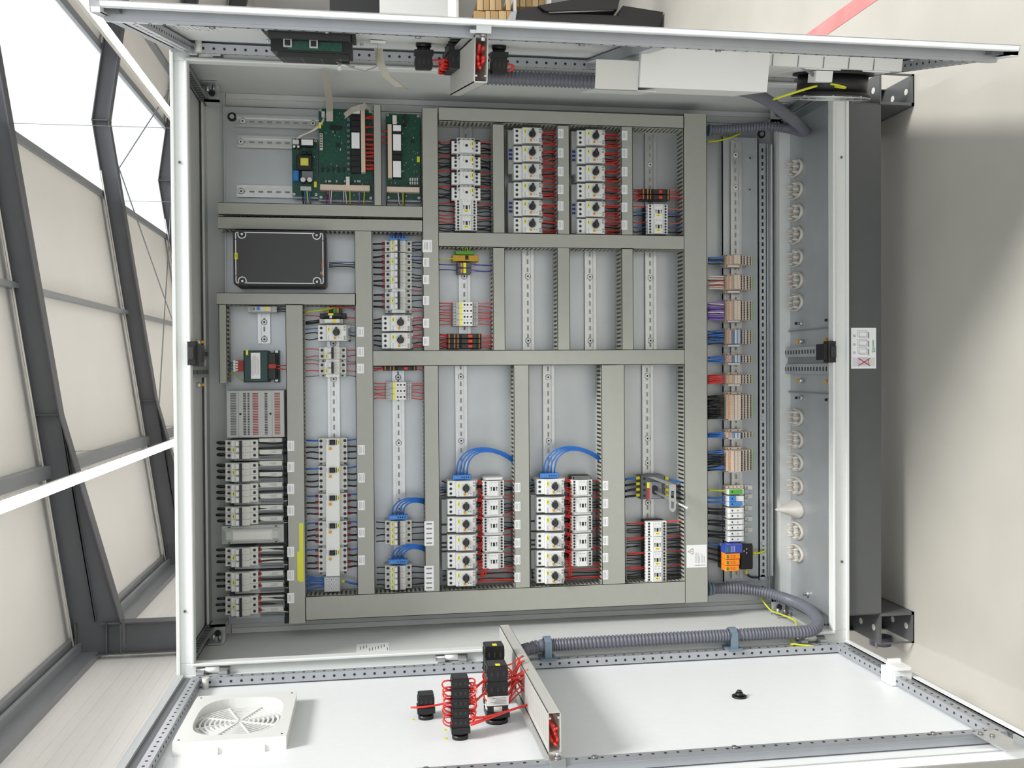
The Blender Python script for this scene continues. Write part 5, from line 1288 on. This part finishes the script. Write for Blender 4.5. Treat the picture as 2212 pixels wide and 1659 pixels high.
while z<ZE: b.box(XWL,XWL+6,-9000,46000,z,z+5,GUT) if False else b.box(XWL,XWL+4,-9000,46000,z,z+60,WALLP); z+=125
struct(b,'wall_left')
b=B(); b.box(XWR,XWR+100,9000,46000,-200,ZE+60,WALLP); b.box(XWR,XWR+100,-9000,9000,4200,ZE+60,WALLP); struct(b,'wall_right')
b=B(); b.box(XWL,XWR,46000,46100,-200,ZRG+200,WALLP); struct(b,'wall_back')
def zr(x): return ZE+SL*(x-XWL) if x<XRG else ZRG-SL*(x-XRG)
def slab(b,xa,xb,ya,yb,m,t=80,dz=0):
    za,zb_=zr(xa)+dz,zr(xb)+dz; b.add([(xa,ya,za),(xb,ya,zb_),(xb,yb,zb_),(xa,yb,za),(xa,ya,za+t),(xb,ya,zb_+t),(xb,yb,zb_+t),(xa,yb,za+t)],[(0,1,2,3),(7,6,5,4),(0,4,5,1),(1,5,6,2),(2,6,7,3),(3,7,4,0)],m)
SKL,SKR=3150,5750
b=B(); slab(b,XWL,SKL,-1000,46000,ROOFP); slab(b,SKR,XWR,-1000,46000,ROOFP); struct(b,'ceiling')
b=B(); 
for x in (SKL,SKR): slab(b,x-60,x+60,-1000,46000,PURL,60,-60)
struct(b,'trim_1')
b=B(); slab(b,XWL,XWL+260,-1000,46000,GUT,60,-70); b.box(XWL,XWL+90,-1000,46000,ZE-330,ZE-60,GUT); b.box(XWL+90,XWL+200,-1000,46000,ZE-120,ZE-70,PURL); struct(b,'trim_2')
STL=STEEL
def ibeam_h(b,pts,w,dep,y,m,tf=16):   # rafter: list of (x,ztop,depth), web in plane y
    for (xa,za,da),(xb,zb_,db) in zip(pts,pts[1:]):
        def q(y0,y1,ta,tb_,ba,bb): b.add([(xa,y0,ba),(xb,y0,bb),(xb,y1,bb),(xa,y1,ba),(xa,y0,ta),(xb,y0,tb_),(xb,y1,tb_),(xa,y1,ta)],[(0,1,2,3),(7,6,5,4),(0,4,5,1),(1,5,6,2),(2,6,7,3),(3,7,4,0)],m)
        q(y-w/2,y+w/2,za,zb_,za-tf,zb_-tf); q(y-w/2,y+w/2,za-da+tf,zb_-db+tf,za-da,zb_-db); q(y-5,y+5,za,zb_,za-da,zb_-db)
for i,Y in enumerate((10000,15400,20800,26200,31600,37000)):
    nm=['nearest','second','third','fourth','fifth','farthest'][i]
    f=root('steel_portal_frame','dark grey steel portal frame with sloping rafter, %s one behind the cabinet'%nm,'steel frame',(XWL+200,Y,-200),'steel portal frames')
    b=B(); x0=XWL+60; b.box(x0,x0+14,Y-90,Y+90,-200,ZE-40,STL); b.box(x0+386,x0+400,Y-90,Y+90,-200,ZE-380,STL); b.box(x0,x0+400,Y-4,Y+4,-200,ZE-640,STL)
    for zz in (ZE-450,ZE-80): b.box(x0,x0+400,Y-90,Y+90,zz,zz+12,STL)
    b.obj('column',f)
    b=B(); P=[(x0,zr(x0)-70,560),(x0+420,zr(x0+420)-70,620),(x0+3000,zr(x0+3000)-70,310),(XRG,zr(XRG)-70,290),(XWR-3400,zr(XWR-3400)-70,310),(XWR-500,zr(XWR-500)-70,620)]
    ibeam_h(b,P,180,300,Y,STL); b.box(x0+2994,x0+3006,Y-90,Y+90,zr(x0+3000)-380,zr(x0+3000)-70,STL); b.box(XRG-8,XRG+8,Y-90,Y+90,ZRG-370,ZRG-70,STL)
    P2=P[1:3]; ibeam_h(b,[(x0+420,zr(x0+420)-370,20),(x0+2900,zr(x0+2900)-370,12)],150,20,Y,STL); b.obj('rafter',f)
    b=B(); b.box(XWR-460,XWR-60,Y-90,Y+90,-200,ZE-100,STL); b.obj('far_column',f)
    b=B(); b.tube([(x0+60,Y-110,zr(x0)-80),(XRG-900,Y-110,zr(XRG-900)-95)],12,OFFW,6); b.obj('conduit_pipe',f)
for x in (-1250,1050,6900,8700):
    b=B(); z=zr(x)-70
    wx=80 if x<0 else 34; b.box(x-wx,x+wx,-1000,46000,z-120+50,z+50+10,PURL); tag(b.obj('roof_purlin',None,(x,20000,z)),'galvanised roof purlin, %s in the photo'%{-1250:'lowest one above the left wall',1050:'the one midway up the left roof slope',6900:'first one right of the skylight',8700:'second one right of the skylight'}[x],'purlin','roof purlins')
# bracing rods
def rod(a,c,r,lab): b=B(); b.tube([a,c],r,PURL,6); tag(b.obj('bracing_rod',None,a),lab,'rod','bracing rods')
rod((XWL+180,10100,4650),(XWL+120,15300,-100),16,'bracing rod running down the left wall from the nearest column head')
rod((XWL+180,10000,-150),(XWL+120,4700,4600),16,'bracing rod near the bottom left corner of the photo')
rod((XWL+2300,15400,zr(XWL+2300)-250),(XRG-600,20800,zr(XRG-600)-250),12,'thin crossing rod under the roof, rising towards the skylight')
rod((XRG-600,15460,zr(XRG-600)-330),(XWL+2300,20700,zr(XWL+2300)-330),12,'thin crossing rod under the roof, falling away from the skylight')
rod((XRG-1000,15400,zr(XRG-1000)-250),(XRG+2600,20800,zr(XRG+2600)-250),12,'thin crossing rod spanning beneath the skylight')
# led strips
LED=mat('led tube light',(255,250,252),.5,0,0,20,0,68)
for x,z,ya,yb,lab in ((3040,3590,5700,30000,'bright linear lamp crossing the top left corner of the photo'),(-1000,3960,3600,30000,'bright linear lamp running into the cabinet edge halfway down the photo')):
    t=root('linear_lamp',lab,'lamp',(x,ya,z),'linear hall lamps')
    b=B(); b.box(x-44,x+44,ya,yb,z,z+12,LED); b.obj('light_tube',t); b=B(); b.box(x-46,x+46,ya,yb,z+12,z+50,OFFW); b.obj('lamp_housing',t)
    for yy in (10000,15400,20800): b=B(); b.tube([(x,yy,z+50),(x,yy,zr(x)-80)],4,PURL,5); b.obj('suspension_wire',t)
# red floor line
b=B(); RT=mat('worn glare-paled red floor tape',(216,128,126),.5,0,.2,8)  # red lightened to put overexposure into the colour; the noise is wear
p=atp(1762,76,Vector((0,0,-200)),Vector((0,0,1))); q_=atp(1872,-2,Vector((0,0,-200)),Vector((0,0,1))); d=(q_-p).normalized(); n_=Vector((-d.y,d.x,0))*26
pp=[p-d*500,p+d*2500]; b.add([tuple(pp[0]-n_+Vector((0,0,.0))),tuple(pp[1]-n_),tuple(pp[1]+n_),tuple(pp[0]+n_)]+[tuple(v_+Vector((0,0,1.5))) for v_ in (pp[0]-n_,pp[1]-n_,pp[1]+n_,pp[0]+n_)],[(0,3,2,1),(4,5,6,7),(0,1,5,4),(1,2,6,5),(2,3,7,6),(3,0,4,7)],RT)
tag(b.obj('floor_line',None,p),'worn, glare-paled red marking line on the bright floor at the top of the photo','floor marking')
# caster seen below the plinth
t=root('transport_roller','dark roller half hidden beneath the plinth corner','roller',(at(1928,1400,60).x,60,-200)); c=at(1928,1400,60)
b=B(); b.cyl((c.x-10,130,-170),0,30,26,mat('violet grey rubber',(84,80,100),.5),20); b.obj('wheel',t); b=B(); b.box(c.x-14,c.x+20,110,150,-150,-144,STEELS); b.obj('bracket',t)
# things behind on the right
CARD=mat('brown cardboard',(186,152,104),.7,0,.05,10); CARDL=mat('pale cardboard',(206,178,134),.7,0,.04,10)
def floorpt(u,v): return atp(u,v,Vector((0,0,-200)),Vector((0,0,1)))
YS=3000
def bgbox(name,label,cat,u0,v0,u1,v1,Y,dep,m,group=None,extra=None):
    x0,x1,z0,z1=rect(u0,v0,u1,v1,Y); t=root(name,label,cat,((x0+x1)/2,Y+dep/2,z0),group); b=B(); b.box(x0,x1,Y,Y+dep,z0,z1,m,2); b.obj('body',t)
    if extra: extra(t,x0,x1,z0,z1)
    return t
def tape(t,x0,x1,z0,z1): b=B(); b.box(x0,x1,YS-1,YS,(z0+z1)/2-8,(z0+z1)/2+8,CARDL); b.obj('packing_tape',t)
# shelf
sh=root('storage_shelf','white storage shelf holding cardboard boxes at the top of the photo','shelf',(2150,YS+250,-200))
x_lo=at(1100,48,YS).x-3; zt=at(990,30,YS).z; zb_=at(1112,30,YS).z
b=B(); xs0=x_lo-10
b.box(xs0,xs0+12,YS-20,YS+520,-200,zt,OFFW); b.obj('side_post',sh); b=B(); b.box(xs0+900,xs0+912,YS-20,YS+520,-200,zt,OFFW); b.obj('side_post',sh)
zs=at(1107,20,YS).z
zc5=at(1177,-13,YS+100).z
for zz in (zs-20,zc5-15,zt): b=B(); b.box(xs0+12,xs0+900,YS-20,YS+520,zz,zz+14,OFFW); b.obj('shelf_board',sh)
b=B(); b.box(xs0+12,xs0+900,YS+516,YS+520,-200,zt,OFFW); b.obj('back_board',sh)
n=0
for row,(va,vb) in enumerate(((24,44),(-4,22))):
    for k,(ua,ub) in enumerate(((1024,1048),(1049,1060),(1061,1077),(1078,1094),(1095,1106)) if row==0 else ((1032,1044),(1045,1057),(1058,1070),(1071,1083),(1094,1103))):
        bgbox('cardboard_box','small brown cardboard box, %s in the %s layer on the storage shelf'%(['left end','second','third','fourth','right end'][k],['lower','upper'][row]),'box',ua,va,ub,vb,YS,300,(CARD,CARDL)[(k+row)%2],'cardboard boxes on the shelf',tape if (k+row)%2 else None)
for k,(ua,ub) in enumerate(((1110,1122),(1123,1135),(1136,1149),(1150,1163),(1164,1177))):
    p=at(ub,20,YS+300)
    bgbox('cardboard_carton','tall brown carton, %s in the row of five beyond the small boxes'%['first','second','third','fourth','last'][k],'box',ua,-40,ub,14+0*k,YS+100,300,(CARD,CARDL)[k%2],'tall cartons')
# black machine cover
YB=2250
t=root('black_machine_cover','large black angular machine cover standing behind the upper door','cover',(at(1300,40,YB).x,YB,-200))
def poly(name,pts,m,Y0,dep): b=B(); b.prism([(at(u,v,Y0).x,at(u,v,Y0).z) for u,v in pts],1,Y0,Y0+dep,m); b.obj(name,t)
poly('lower_panel',((1108,75),(1118,22),(1160,14),(1172,27),(1335,34),(1345,12),(1433,26),(1420,75)),mat('satin black panel',(40,37,38),.45),YB,260)
poly('upper_panel',((1162,12),(1230,0),(1300,-30),(1345,-30),(1334,20),(1180,24)),MATS['satin black panel'],YB-20,220)
poly('silver_edge',((1098,75),(1104,26),(1117,22),(1108,75)),ALU,YB-5,200)
b=B(); b.tube([at(1185,27,YB-10),at(1325,22,YB-10)],5,STEELS,6); b.obj('gas_strut',t)
# white partition and dark cabinet
x0,x1,z0,z1=rect(820,-60,985,30,4200); b=B(); b.box(x0,x1+1500,4200,4260,-200,z1,WHITE); tag(b.obj('white_partition',None,(x0,4200,-200)),'plain white partition panel behind the upper door','partition')
x0,x1,z0,z1=rect(712,8,808,24,5000); t=root('dark_equipment_cabinet','dark equipment cabinet high behind the upper door','cabinet',((x0+x1)/2,5200,-200)); b=B(); b.box(x0,x1+600,5000,5400,-200,z1,KNOB); b.obj('cabinet_body',t)
